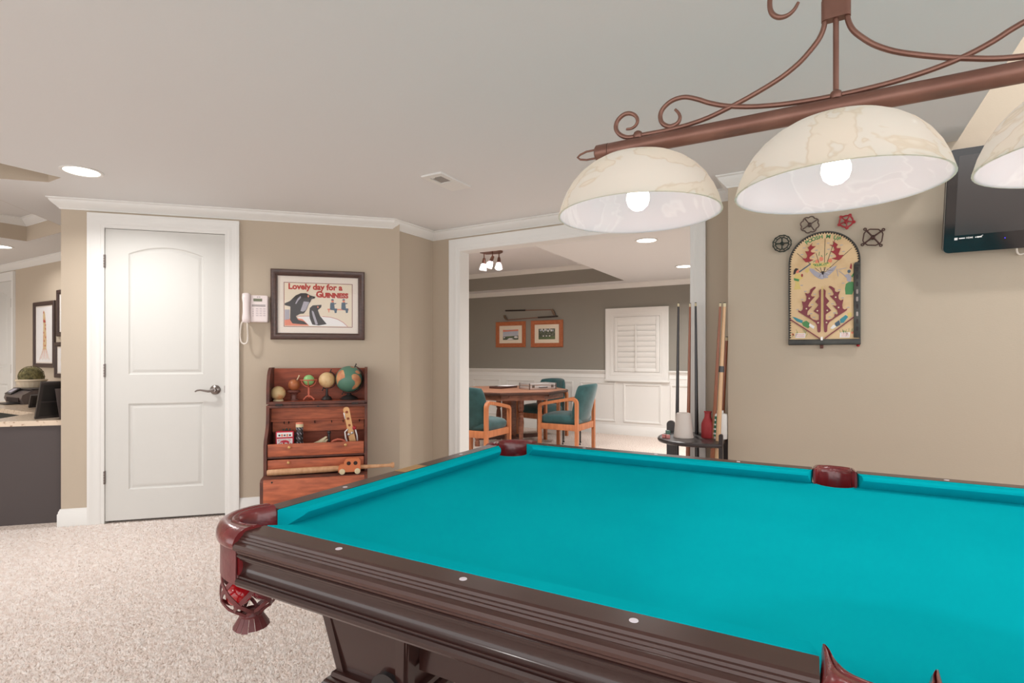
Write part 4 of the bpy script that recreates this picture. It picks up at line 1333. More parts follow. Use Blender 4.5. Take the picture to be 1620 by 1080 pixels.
t = thing('toy_car', 'orange wooden toy car with pale wheels parked on the chest step', 'toy car', cw(-.300, .402, .3372), 45)
bm = new(); prism(bm, [(-.073, .014), (.073, .014), (.073, .080), (.068, .098), (.055, .106), (-.010, .106), (-.024, .100), (-.033, .086), (-.038, .068), (-.058, .064), (-.070, .054), (-.073, .040)], -.020, .020, 'y')
obj('body', bm, 'toy', t, smooth=30)
for x in (-.047, .053):
    for y in (-.024, .024):
        bm = new(); lathe(bm, [(0, -.005), (.019, -.005), (.0195, 0), (.019, .005), (.010, .0065), (.009, .004), (0, .004)], 22, Matrix.Translation((x, y, .0195)) @ Matrix.Rotation(R(90 if y < 0 else -90), 4, 'X')); obj('wheel', bm, 'ferrule', t)
for x in (-.004, .040):
    bm = new(); cyl(bm, (x, -.0206, .074), (x, .0206, .074), .0135, seg=20); obj('window', bm, 'hole', t)
prof = [(0, 0), (.018, .001), (.021, .008), (.0215, .10), (.0215, .30), (.020, .42), (.016, .56), (.0125, .68), (.011, .78), (.0115, .805), (.015, .812), (.0195, .818), (.0195, .830), (.015, .836), (0, .837)]
bm = new(); lathe(bm, prof, 24)
single('baseball_bat', bm, 'batw', 'wooden baseball bat lying on the chest step, knob sticking out to the right', 'bat', cw(-.832, .350, .360), rot=(0, R(90 - .7), R(45)))

# ------------------------------------------------------------------ pinball board and valve wheels on the right wall
PB_ul=[(-0.0517,0.2499),(-0.0614,0.2394),(-0.0684,0.2315),(-0.0746,0.2257),(-0.0679,0.2155),(-0.069,0.2082),(-0.0726,0.206),(-0.0875,0.2078),(-0.0816,0.196),(-0.0762,0.1859),(-0.0774,0.1748),(-0.083,0.1693),(-0.1007,0.1699),(-0.083,0.1475),(-0.0656,0.1492),(-0.0467,0.158),(-0.0642,0.1625),(-0.0667,0.1716),(-0.0606,0.1794),(-0.0379,0.1957),(-0.055,0.1983),(-0.0606,0.2052),(-0.0584,0.2114),(-0.0357,0.231),(-0.0512,0.232),(-0.0573,0.2383)]
PB_ur=[(0.0425,0.2499),(0.0498,0.2445),(0.0669,0.2286),(0.0594,0.2184),(0.0613,0.2104),(0.0791,0.2086),(0.0746,0.1935),(0.069,0.1785),(0.0733,0.1718),(0.0923,0.1716),(0.0825,0.1554),(0.0733,0.146),(0.0546,0.1501),(0.0371,0.158),(0.0567,0.1615),(0.0594,0.1684),(0.0524,0.18),(0.0331,0.196),(0.0465,0.1969),(0.0514,0.2046),(0.0465,0.2188),(0.0277,0.232),(0.0444,0.2284),(0.0487,0.2367)]
PB_lo=[(-0.0382,0.0113),(-0.0467,0.0087),(-0.0626,-0.0036),(-0.0644,-0.0193),(-0.0733,-0.0248),(-0.0872,-0.0197),(-0.0798,-0.0413),(-0.081,-0.0606),(-0.0897,-0.0696),(-0.1027,-0.064),(-0.0971,-0.0933),(-0.099,-0.1108),(-0.1074,-0.1193),(-0.1214,-0.1127),(-0.1176,-0.1224),(-0.0965,-0.1392),(-0.0595,-0.1652),(-0.0382,-0.1834),(-0.0297,-0.2011),(-0.0279,-0.2325),(-0.0206,-0.2383),(-0.0134,-0.2322),(-0.0118,-0.1686),(-0.0215,-0.1682),(-0.0321,-0.1724),(-0.0503,-0.1655),(-0.062,-0.1539),(-0.0632,-0.1377),(-0.0718,-0.1437),(-0.0779,-0.1399),(-0.0743,-0.1207),(-0.0534,-0.0936),(-0.0672,-0.0975),(-0.073,-0.0926),(-0.0656,-0.0737),(-0.0394,-0.0411),(-0.0534,-0.0413),(-0.0595,-0.0336),(-0.0503,-0.0114),(-0.036,0.0052)]
PB_li=[(-0.0118,-0.0026),(-0.0215,-0.0131),(-0.0194,-0.0446),(-0.0382,-0.0708),(-0.023,-0.089),(-0.0467,-0.1208),(-0.0212,-0.1414),(-0.0215,-0.1682),(-0.0118,-0.1686)]
PB_holes=[(-0.0672,-0.0508),(-0.0804,-0.1064),(-0.0285,-0.1198),(-0.0251,-0.1848)]
PB_cx=[(-0.0055,-0.1184)]
PB_lines=[[(-0.0104,0.0848),(-0.1262,0.2013)],[(-0.0076,0.0846),(-0.0343,0.1915)],[(0.0033,0.0869),(0.0074,0.2679)],[(0.0006,0.084),(0.0524,0.2567)],[(0.0033,0.0838),(0.1298,0.2051)]]
PB_eagle=[(-0.0698,0.115),(-0.0489,0.1085),(-0.0323,0.0929),(-0.0158,0.0837),(-0.0049,0.0876),(0.0087,0.0849),(0.025,0.0978),(0.0439,0.1135),(0.0613,0.1167),(0.0519,0.0956),(0.0331,0.0752),(0.0182,0.0637),(0.0236,0.0555),(0.0033,0.0538),(-0.0063,0.0491),(-0.0241,0.0558),(-0.0434,0.0715),(-0.0628,0.0969)]
PB_hub=[(-0.0104,0.0927),(0.0033,0.0917),(0.0006,0.0745),(-0.0076,0.0751)]
PB_banner=[(-0.0606,0.1404),(0.0317,0.1381),(0.0339,0.1143),(-0.0573,0.1146)]
PB_lman={'body':[(-0.1348,0.0881),(-0.1163,0.0899),(-0.0965,0.0627),(-0.1134,0.051),(-0.1163,0.0383),(-0.1078,0.0024),(-0.1419,0.0013),(-0.1334,0.0363),(-0.1405,0.0659)],'head':(-0.1234,0.1017),'hat':[(-0.1448,0.0856),(-0.1405,0.1111),(-0.1319,0.1201),(-0.1177,0.1141),(-0.1291,0.1038),(-0.1348,0.0881)],'gun':[[(-0.1163,0.0963),(-0.0573,0.1395)]],'bell':[(-0.0908,0.0991),(-0.074,0.0882),(-0.0642,0.1146),(-0.0768,0.1156)],'bag':(-0.1016,0.0775),'belt':[(-0.1419,0.066),(-0.1149,0.0576),(-0.1177,0.0449),(-0.1405,0.0529)]}
PB_rman={'skirt':[(0.1023,0.0171),(0.1207,0.0298),(0.1389,0.0239),(0.1376,-0.0161),(0.1311,-0.0403),(0.101,-0.0386),(0.0984,-0.0074)],'body':[(0.1023,0.0668),(0.1155,0.0719),(0.1285,0.0493),(0.1233,0.025),(0.1076,0.0323),(0.1063,0.0479),(0.0944,0.0611)],'head':(0.1168,0.0827),'feather':[(0.1194,0.0995),(0.1246,0.1268),(0.1298,0.114),(0.1285,0.0925)],'bow':[[(0.0613,0.1011),(0.0679,0.06)],[(0.0679,0.0959),(0.1037,0.1014)],[(0.0706,0.0894),(0.0997,0.0607)]],'arm':[(0.1259,0.0557),(0.1402,0.0793),(0.1428,0.0729),(0.1324,0.049)]}
PB_pinkz=[(-0.0104,0.1592),(0.0304,0.146),(-0.0296,0.1466)]
PB_grass=[[(-0.0213,0.1776),(-0.0186,0.1995)],[(-0.0104,0.1797),(-0.0049,0.1697)],[(0.0114,0.1777),(0.0182,0.1896)],[(-0.0379,0.1537),(-0.0489,0.1452)]]
PB_dl=[[(-0.1607,-0.161),(-0.017,-0.2704)],[(0.1429,-0.1559),(0.0056,-0.2708)]]
PB_lfig=[[(-0.1497,-0.1478),(-0.1339,-0.152),(-0.0965,-0.171),(-0.1027,-0.1849),(-0.1277,-0.1735)],[(-0.1027,-0.1814),(-0.081,-0.1715),(-0.0565,-0.1933),(-0.0718,-0.214),(-0.0965,-0.1992)],[(-0.0656,-0.186),(-0.0412,-0.2043),(-0.0473,-0.2181),(-0.0687,-0.2)]]
PB_rfig=[[(0.0751,-0.1698),(0.1012,-0.1468),(0.1128,-0.1575),(0.0925,-0.1875),(0.078,-0.1904)],[(0.0516,-0.1896),(0.0721,-0.1731),(0.078,-0.1973),(0.0575,-0.2104)],[(0.0309,-0.2166),(0.0457,-0.1963),(0.0604,-0.2071),(0.0427,-0.2204)],[(0.1099,-0.1369),(0.1272,-0.1342),(0.13,-0.1547),(0.1128,-0.1609)]]
PB_infol=[(-0.1339,-0.2401),(-0.0847,-0.2401),(-0.0872,-0.2657),(-0.1346,-0.2649)]
PB_infor=[(0.0765,-0.239),(0.1214,-0.2394),(0.1191,-0.2672),(0.0745,-0.2664)]
PB_nums=[(-0.0908,0.2274),(-0.0255,0.243),(-0.0337,0.2089),(0.0223,0.242),(0.0236,0.2086),(0.0825,0.2248),(0.0918,0.1903),(0.0371,0.1721),(-0.0489,0.1738),(-0.1021,0.1916),(-0.1035,0.023),(0.0905,0.0217),(-0.0857,-0.011),(-0.0412,-0.0294),(-0.1011,-0.0549),(-0.0534,-0.0841),(-0.1245,-0.108),(-0.058,-0.1337),(-0.0449,-0.1545),(0.0279,-0.03),(0.0736,-0.0121),(0.0882,-0.0557),(0.0413,-0.0852),(0.1128,-0.1081),(0.0501,-0.1345),(0.0294,-0.1554)]
PB_strip=[(0.1438,-0.0097),(0.167,-0.0111),(0.167,-0.2724),(0.1438,-0.272)]
PB_stript=(0.1428,0.1175)
PB_bar=[(-0.1655,-0.2705),(0.167,-0.2808),(0.167,-0.3071),(-0.1655,-0.3044)]
PB_tab=[(-0.014,-0.3053),(0.0011,-0.3054),(0.0011,-0.3287),(-0.014,-0.3286)]
PB_plunger=(0.1557,-0.3171)
PB_chrome=[(0.16,-0.0596),(0.16,-0.1018),(0.1585,-0.1929)]
PB_title=[(-0.0679,0.2554),(-0.0517,0.2658),(-0.0337,0.2724),(-0.0172,0.2747),(0.0006,0.2765),(0.0223,0.2741),(0.0465,0.2677),(0.0586,0.2623)]
PB_field=[(-0.1592,-0.0761),(0.1429,-0.0909),(-0.1592,-0.2706)]
PB_salmon=[(-0.1465,-0.2459),(0.1315,-0.2413)]
t = thing('pinball_board', 'antique arched bagatelle pinball board with maroon metal pieces, hung on the right wall', 'game board', (.0145, 3.352, 1.51))
MP = ['pinwood', 'pinblack', 'pinred', 'maroon', 'ink', 'inkgray', 'inkgreen', 'inkyellow', 'inkpink', 'inkblue', 'inkw', 'inkteal']
ARCH = [(-.168, -.305), (.168, -.305)] + arc(0, .139, .168, 0, 180, 40)
bm = new(); prism(bm, ARCH, -.015, 0, 'y'); obj('board', bm, 'pinwood', t)
bm = new(); sweep(bm, [(.168, -.300)] + arc(0, .139, .168, 0, 180, 40) + [(-.168, -.300)], [(0, -.001), (0, -.022), (-.005, -.022), (-.005, -.001)], lambda x, y, h: (x, h, y), side=1); obj('rim', bm, 'pinblack', t)
YB = -.015
bm = new()
edge = [(-.163, -.27 + .0135 * i) for i in range(30)] + [(.163 * math.cos(R(180 - 4.6 * i)), .139 + .163 * math.sin(R(180 - 4.6 * i))) for i in range(40)] + [(.163, .139 - .0135 * i) for i in range(3)]
for (x, z), (x2, z2) in zip(edge, edge[1:]):
    d = Vector((x2 - x, z2 - z)); n = Vector((d.y, -d.x)).normalized()
    c = Vector(((x + x2) / 2, (z + z2) / 2)) + n * .010
    poly(bm, [(x, z), (x2, z2), tuple(c)], YB, 4)
for k, s in enumerate(PB_lines): stroke(bm, s[0], s[1], .0022, YB - .0004, 4)
for a, b_ in PB_grass: stroke(bm, a, b_, .003, YB, 6)
for c in PB_pinkz: poly(bm, ell(*c, .010, .012, 10), YB, 8)
poly(bm, PB_eagle, YB - .0006, 5)
for i in range(14):
    a = Vector(PB_eagle[(i + 2) % 18]); c = Vector((-.006, .093)); stroke(bm, a.lerp(c, .15), a.lerp(c, .6), .0012, YB - .0012, 4 if i % 2 else 10)
poly(bm, PB_hub, YB - .0014, 4)
poly(bm, PB_banner, YB - .0014, 7)
mid = [(PB_banner[0][i] + PB_banner[3][i]) / 2 for i in (0, 1)]
text_into(bm, '"KLIK-IT"', .0185, wallT(mid[0] + .010, YB - .0022, mid[1] - .006, 1.5), 6, fat=.0006)
L = PB_lman
poly(bm, L['body'], YB, 7); poly(bm, ell(*L['head'], .0085, .010), YB - .0004, 8); poly(bm, L['hat'], YB - .0008, 4); poly(bm, L['belt'], YB - .0006, 6)
stroke(bm, *L['gun'][0], .006, YB - .0012, 9); poly(bm, L['bell'], YB - .001, 7); poly(bm, ell(*L['bag'], .0045, .009), YB - .001, 2)
L = PB_rman
poly(bm, L['skirt'], YB, 6); poly(bm, L['body'], YB - .0005, 5); poly(bm, ell(*L['head'], .0075, .009), YB - .0008, 9); poly(bm, L['feather'], YB - .001, 2); poly(bm, L['arm'], YB - .001, 6)
for a, b_ in L['bow']: stroke(bm, a, b_, .0028, YB - .001, 5)
for i, p in enumerate(PB_lfig): poly(bm, p, YB - .0003 * i, (11, 6, 10)[i])
for i, p in enumerate(PB_rfig): poly(bm, p, YB - .0003 * i, (11, 9, 10, 7)[i])
for p in PB_nums: box(bm, p[0] - .006, p[0] + .006, YB - .0006, YB, p[1] - .002, p[1] + .002, mi=5)
for q in (PB_infol, PB_infor):
    poly(bm, q, YB, 8 if q is None else 10)
    for k in range(4):
        za = q[0][1] + (q[3][1] - q[0][1]) * (k + 1) / 5
        stroke(bm, (q[0][0] + .005, za), (q[1][0] - .005, za), .0014, YB - .0007, 8)
for c in PB_salmon: poly(bm, ell(*c, .006, .007, 9), YB, 8)
for i in range(26):
    sx = -1 if i % 2 else 1
    x = sx * (.075 + .075 * random.random()); z = -.235 - .03 * random.random()
    stroke(bm, (x, z), (x + .01 * random.uniform(-1, 1), z + .018), .0014, YB, 6)
for i in range(10):                                            # title letters on an arc
    ch = 'POOSH M UP'[i]
    if ch == ' ': continue
    th = R(124 - i * 7.2)
    text_into(bm, ch, .028, wallT(.131 * math.cos(th), YB - .0006, .139 + .131 * math.sin(th), math.degrees(th) - 90), 6, fat=.0009, align='CENTER')
obj('print', bm, MP, t, smooth=0)['kind'] = 'stuff'
def plate(name, pts, m, y=YB, th=.004):
    b = new(); prism(b, pts, y, y - th, 'y'); return obj(name, b, m, t, smooth=0)
plate('red_piece', PB_ul, 'pinred'); plate('red_piece', PB_ur, 'pinred')
cx_ = PB_cx[0][0]
def mr(p): return [(2 * cx_ - x, z) for x, z in p]
for q in (PB_lo, PB_li, mr(PB_lo), mr(PB_li)): plate('maroon_piece', q, 'maroon')
for c in PB_holes:
    for x in (c[0], 2 * cx_ - c[0]):
        bm = new(); cyl(bm, (x, YB, c[1]), (x, YB - .0048, c[1]), .0040, seg=14); obj('rivet', bm, 'ferrule', t)
for a, b_ in PB_dl:
    bm = new(); stroke(bm, a, b_, .0055, YB, 0)
    for v in bm.verts:
        if v.co.y < YB - .0003: v.co.y = YB - .007
    obj('guide_rail', bm, 'maroon', t)
bm = new(); stroke(bm, (cx_, -.225), (cx_, .010), .004, YB); obj('center_strip', bm, 'inkyellow', t)
bm = new(); box(bm, .137, .168, -.024, -.001, -.268, .113, bev=.003); obj('shooter_channel', bm, 'pinblack', t)
bm = new(); prism(bm, arc(.1525, .113, .0155, 0, 180, 10), -.024, -.001, 'y'); obj('channel_cap', bm, 'pinblack', t)
for i in range(9):
    z = .09 - i * .039
    bm = new(); prism(bm, rrect(.148, .157, z - .012, z + .012, .004, 3), -.0245, -.0236, 'y'); obj('slot', bm, 'steel' if i in (3, 4, 6) else 'ink', t)
bm = new(); box(bm, -.1685, .1685, -.026, -.001, -.305, -.274, bev=.003); obj('bottom_bar', bm, 'pinblack', t)
bm = new(); box(bm, -.016, .000, -.014, -.004, -.324, -.300, bev=.002); obj('tab', bm, 'olddark', t)
bm = new(); box(bm, -.013, -.003, -.028, -.024, -.280, -.262); obj('latch', bm, 'alu', t)
bm = new(); lathe(bm, [(0, -.316), (.004, -.316), (.009, -.312), (.007, -.306), (.003, -.302), (.003, -.295), (0, -.295)], 14, Matrix.Translation((.157, -.013, 0))); obj('plunger', bm, 'redpaint', t)

def valve(name_label, loc, m, rim, spokes, hubr, tr, spoke_r, rot=0, mi2=None, tips=None):
    t_ = thing('valve_wheel', name_label, 'valve wheel', loc, 0, 'old valve wheels around the pinball board')
    T = Matrix.Translation((0, -.022, 0)) @ UP @ Matrix.Rotation(R(rot), 4, 'Z')
    b = new(); tube(b, [(x, y, 0) for x, y in rim], tr, 8, True); obj('rim', b, m, t_, T=T)
    for k, (x, y) in enumerate(spokes):
        b = new(); tube(b, [(0, 0, .004), (x * .5, y * .5, .003), (x, y, 0)], [spoke_r, spoke_r * .8, spoke_r], 8); obj('spoke', b, mi2 or m, t_, T=T)
    b = new(); lathe(b, [(0, .010), (hubr * .45, .010), (hubr * .5, .014), (hubr, .011), (hubr, -.022), (0, -.022)], 21); obj('hub', b, mi2 or m, t_, T=T)
    if tips:
        for x, y, r_ in tips:
            b = new(); tube(b, [(x + r_ * math.cos(a * PI / 6), y + r_ * math.sin(a * PI / 6), 0) for a in range(12)], .0030, 6, True); obj('tip_ring', b, m, t_, T=T)
    return t_
def scallop(r, n, amp, m=72): return [((r + amp * abs(math.sin(n * PI * i / m))) * math.cos(2 * PI * i / m), (r + amp * abs(math.sin(n * PI * i / m))) * math.sin(2 * PI * i / m)) for i in range(m)]
def radial(r, n, a0=0): return [(r * math.cos(R(a0 + 360 * k / n)), r * math.sin(R(a0 + 360 * k / n))) for k in range(n)]
t = valve('round dark green valve wheel with a double rim, left of the pinball board', (-.185, 3.352, 1.772), 'greenblack', scallop(.0435, 12, .003), radial(.033, 4), .009, .0030, .0042, 0)
bm = new(); tube(bm, [(x, y, 0) for x, y in radial(.033, 36)], .0026, 8, True); obj('inner_rim', bm, 'greenblack', t, T=Matrix.Translation((0, -.022, 0)) @ UP)
for k in range(12):
    bm = new(); x, y = radial(1, 12, 15)[k]; tube(bm, [(x * .033, y * .033, 0), (x * .0445, y * .0445, 0)], .0024, 6); obj('bridge', bm, 'greenblack', t, T=Matrix.Translation((0, -.022, 0)) @ UP)
t = valve('scalloped bronze valve wheel at the upper left of the pinball board', (-.0505, 3.352, 1.860), 'ironbrown', scallop(.0385, 8, .0065), radial(.040, 4, 25), .010, .0032, .0036, 8)
valve('bright red star shaped valve wheel above the pinball board', (.118, 3.352, 1.857), 'redpaint', [(.030 * math.cos(R(a)) * (1 + .36 * max(0, math.cos(R(5 * a))) ** 3), .030 * math.sin(R(a)) * (1 + .36 * max(0, math.cos(R(5 * a))) ** 3)) for a in range(0, 360, 5)], radial(.036, 5), .009, .0040, .0038, 60)
valve('brown cross shaped valve wheel with looped ends, right of the pinball board', (.2355, 3.352, 1.760), 'rustiron', [(x, y) for x, y in ((.018, .041), (-.018, .041), (-.036, .028), (-.041, .018), (-.041, -.018), (-.036, -.028), (-.018, -.041), (.018, -.041), (.036, -.028), (.041, -.018), (.041, .018), (.036, .028))], radial(.051, 4, 45), .010, .0030, .0048, -8, None, [(x, y, .0055) for x, y in radial(.0565, 4, 45)])

# ------------------------------------------------------------------ television
t = thing('television', 'black flat television tilted forward on the right wall', 'television', (.927, 3.205, 1.865), rot=(R(16), 0, 0))
bm = new(); prism(bm, rrect(-.415, .415, -.236, .236, .022, 5), 0, .045, 'y'); obj('case', bm, 'blackpl', t)
bm = new(); prism(bm, rrect(-.4155, .4155, -.2365, .2365, .0225, 5), .004, .012, 'y'); obj('edge_band', bm, 'alu', t, label='thin silver edge band')
bm = new(); prism(bm, rrect(-.413, .413, -.234, .234, .021, 5), -.004, .001, 'y'); obj('bezel', bm, 'gloss', t)
bm = new(); box(bm, -.376, .376, -.0052, -.003, -.155, .205); obj('screen', bm, 'screen', t)
bm = new(); box(bm, -.376, -.364, -.0052, -.0040, -.176, -.165, mi=0); 
for k, (xa, xb) in enumerate(((-.359, -.337), (-.300, -.296))): box(bm, xa, xb, -.0050, -.0040, -.172, -.167)
text_into(bm, 'HDMI', .010, wallT(-.333, -.0045, -.1725), 0, fat=.0003)
stroke(bm, (-.290, -.173), (-.272, -.162), .0022, -.0042); box(bm, -.294, -.276, -.005, -.004, -.172, -.166)
obj('marking', bm, 'inkw', t, smooth=0)
bm = new(); cyl(bm, (-.194, -.0052, -.184), (-.194, -.004, -.184), .0022, seg=10); obj('power_light', bm, mat('blue_led', '3020c0', .4, emit='4030ff', estr=1.5), t)
bm = new(); box(bm, -.12, .12, .045, .075, -.10, .10, bev=.004); box(bm, -.04, .04, .075, .10, -.05, .05)
obj('mount', bm, 'steel', t)
bm = new(); box(bm, -.10, .10, -.022, 0, -.12, .12, bev=.003); box(bm, -.03, .03, -.08, -.02, -.03, .03)
o = obj('wall_plate', bm, 'steel', t); o.rotation_euler = (R(-16), 0, 0); o.location = (0, .1413, -.0405)
bm = new(); tube(bm, smooth_line([(-.145, .03, -.225), (-.135, .045, -.262), (-.115, .07, -.275), (-.08, .09, -.262), (-.05, .095, -.22)], 30), .0035, 8); obj('cable', bm, 'cord', t)

# ------------------------------------------------------------------ cue rack in the corner by the opening
RZ = .655
rack = thing('cue_rack', 'dark corner cue stand with a rounded shelf, beside the white opening', 'cue rack', (-.655, 3.40, 0))
def rk(x, y): return (x + .655, y - 3.40)
SHELF = smooth_line([(-.478, 3.155), (-.58, 3.120), (-.68, 3.112), (-.76, 3.140), (-.825, 3.205), (-.855, 3.30), (-.855, 3.40), (-.845, 3.50)], 28)
plan = [rk(*p) for p in SHELF] + [rk(-.845, 3.575), rk(-.500, 3.575)]
for nm, z in (('shelf', RZ - .022), ('foot_board', .05)):
    bm = new(); prism(bm, plan, z, z + .022); obj(nm, bm, 'rack', rack, smooth=30)
bm = new(); tube(bm, [(x, y, RZ - .011) for x, y in plan[:29]], .0125, 8); obj('edge', bm, 'rack', rack, label='glossy rounded shelf edge')
for x, y in ((-.842, 3.53), (-.480, 3.160)):
    px, py = rk(x, y)
    w = .026 if x < -.8 else .0105
    bm = new(); prism(bm, [(px - w, 0), (px + w, 0), (px + w, .700)] + [(px + w * math.cos(R(a)), .700 + w * math.sin(R(a))) for a in range(15, 180, 15)] + [(px - w, .700)], py - .011, py + .011, 'y'); obj('post', bm, 'rack', rack, smooth=30)
bm = new(); px, py = rk(-.505, 3.565); box(bm, px - .02, px + .02, py - .01, py + .01, 0, RZ - .022); obj('post', bm, 'rack', rack)
for x, y in ((-.770, 3.43), (-.71, 3.46), (-.655, 3.47), (-.60, 3.46), (-.53, 3.40)):
    px, py = rk(x, y)
    bm = new(); lathe(bm, [(.016, RZ), (.020, RZ + .001), (.020, RZ + .002), (.015, RZ + .002)], 20, Matrix.Translation((px, py, 0))); obj('hole_ring', bm, 'rack', rack)

def cue(label, p0, p1, m, ring=None, r0=.0145, r1=.0062):
    p0, p1 = Vector(p0), Vector(p1)
    Ln = (p1 - p0).length
    t_ = thing('pool_cue', label, 'pool cue', p0, rot=(p1 - p0).to_track_quat('Z', 'Y').to_euler(), group='pool cues in the corner rack')
    b = new(); lathe(b, [(0, .0), (r0 * .9, .0), (r0, .006), (r0, .30), (r1 + (r0 - r1) * .5, Ln * .55), (r1, Ln - .024), (0, Ln - .024)], 21); obj('shaft', b, m, t_)
    b = new(); lathe(b, [(0, Ln - .024), (r1 * 1.02, Ln - .024), (r1, Ln - .004), (0, Ln - .004)], 16); obj('ferrule', b, 'ferrule', t_)
    b = new(); lathe(b, [(0, Ln - .004), (r1 * 1.02, Ln - .004), (r1 * .9, Ln), (0, Ln + .001)], 16); obj('tip', b, 'cueblack', t_)
    if ring:
        b = new(); lathe(b, [(r0 * .6, ring), (r0 * .92, ring), (r0 * .88, ring + .035), (r0 * .6, ring + .035)], 16); obj('joint_ring', b, 'cueblack', t_)
    return t_
FB = .0725
cue('black pool cue standing leftmost in the corner rack', (-.797, 3.47, FB), (-.788, 3.50, 1.486), 'cueblack')
cue('reddish brown pool cue standing second from left in the rack', (-.733, 3.49, FB), (-.718, 3.51, 1.482), 'cuebrown')
cue('black pool cue standing in front of the white opening trim, third from left', (-.669, 3.49, FB), (-.684, 3.51, 1.484), 'cueblack')
cue('brown pool cue leaning right beside the pale maple cue', (-.585, 3.38, FB), (-.508, 3.325, 1.459), 'cuebrown')
cue('pale maple pool cue with a black joint ring, leaning at the front right', (-.535, 3.255, FB), (-.4815, 3.30, 1.455), 'cuemaple', .98, .0165, .0085)
cue('short brown pool cue leaning at the far right of the rack', (-.548, 3.44, FB), (-.489, 3.44, 1.262), 'cuebrown', None, .016, .008)

t = thing('plastic_cone', 'tall ivory upturned cup standing on the cue rack shelf', 'cup', (-.715, 3.305, RZ))
bm = new(); lathe(bm, [(.057, 0), (.0585, .002), (.0585, .008), (.056, .012), (.0425, .140), (.040, .146), (.034, .148), (.030, .143), (0, .143)], 36); obj('body', bm, 'cone', t)
t = thing('shaker_bottle', 'red leather shaker bottle with a narrow neck on the cue rack shelf', 'bottle', (-.586, 3.37, RZ))
bm = new(); lathe(bm, [(0, 0), (.036, 0), (.038, .004), (.038, .075), (.036, .088), (.026, .110), (.019, .125), (.0185, .150), (.0225, .152), (.0225, .158), (.012, .159), (.011, .140), (0, .140)], 32); obj('body', bm, 'bottle', t)
t = thing('powder_bottle', 'wide white powder bottle with a green label behind the maple cue', 'bottle', (-.515, 3.362, RZ))
OV = Matrix.Diagonal((1.28, .85, 1, 1))
bm = new(); lathe(bm, [(0, 0), (.030, 0), (.032, .003), (.032, .142), (.029, .149), (.018, .152), (0, .152)], 32, OV); obj('body', bm, 'powder', t)
bm = new(); cyl(bm, (0, 0, .151), (0, 0, .168), .0205, seg=24); obj('cap', bm, 'powder', t)
bm = new(); lathe(bm, [(.0324, .014), (.0327, .014), (.0327, .134), (.0324, .134)], 16, OV, a0=R(185), a1=R(268)); obj('label', bm, 'labelgreen', t)
bm = new()
for k in range(4):
    for j in range(2): box(bm, -.008 + j * .011, -.001 + j * .011, -.0340, -.0328, .026 + k * .027, .036 + k * .027, OV @ Matrix.Rotation(R(-44), 4, 'Z'))
o = obj('lettering', bm, 'inkw', t); o['kind'] = 'stuff'
for k, (x, y, m, lb) in enumerate(((-.812, 3.235, 'chalkp', 'left pink chalk cube of the pair at the front of the rack shelf'), (-.788, 3.228, 'chalkp', 'right pink chalk cube of the pair at the front of the rack shelf'), (-.800, 3.275, 'chalkg', 'green chalk cube standing behind the pink ones on the rack shelf'))):
    z0 = RZ
    t = thing('chalk_cube', lb, 'chalk', (x, y, z0), 20 * k, 'chalk cubes on the rack shelf')
    bm = new(); box(bm, -.011, .011, -.011, .011, 0, .021 if k < 2 else .040, bev=.0015); obj('body', bm, m, t)
    bm = new(); lathe(bm, [(0, 0), (.008, 0), (.007, -.001), (0, -.003)], 12, Matrix.Translation((0, 0, .0215 if k < 2 else .0405))); obj('dimple', bm, 'inkw', t)

# ------------------------------------------------------------------ game room: pictures, clubs, table, chairs
for lab, cx, cz, w, h, kind in (('oak framed golf course photo with pale sky and bunkers, left of the pair', -4.381, 1.497, .560, .418, 0), ('oak framed golf photo with dark trees over a green, right of the pair', -3.724, 1.496, .560, .424, 1)):
    t = thing('framed_photo', lab, 'picture', (cx, 7.55, cz), group='golf photos on the grey wall')
    y0 = framed(t, w, h, .066, .024, 'oakfr', 'matcream', .06)
    bm = new(); MS2 = ['skyblue', 'photogreen', 'inkw', 'photodark', 'ink', 'inkpink']
    x0, x1, z0, z1 = -.145, .145, -.088, .080
    if kind == 0:
        box(bm, x0, x1, y0 - .0006, y0, z0, z1, mi=0); poly(bm, [(x0, z0), (x1, z0), (x1, -.02), (x0, -.035)], y0 - .0006, 3)
        poly(bm, [(-.08, -.03), (.06, -.03), (.04, -.05), (-.07, -.05)], y0 - .0012, 1); poly(bm, [(-.07, -.085), (.06, -.08), (.02, -.06), (-.03, -.062)], y0 - .0012, 2); poly(bm, ell(.10, -.045, .035, .016), y0 - .0012, 2); poly(bm, ell(-.12, -.05, .015, .008), y0 - .0012, 2)
        poly(bm, [(x0, .045), (x1, .055), (x1, z1), (-.06, .07), (x0, z1)], y0 - .0012, 5)
    else:
        box(bm, x0, x1, y0 - .0006, y0, z0, z1, mi=3); poly(bm, [(x0, z0), (x1, z0), (x1, -.04), (x0, -.055)], y0 - .0006, 1)
        for k in range(9): poly(bm, ell(-.11 + .027 * k, .055 + .012 * math.sin(k * 2.3), .012, .018, 8), y0 - .0012, 2 if k % 2 else 0)
        for k in range(3): poly(bm, ell(-.06 + .055 * k, -.035, .014, .009, 8), y0 - .0012, 2)
    obj('photo', bm, MS2, t, smooth=0)

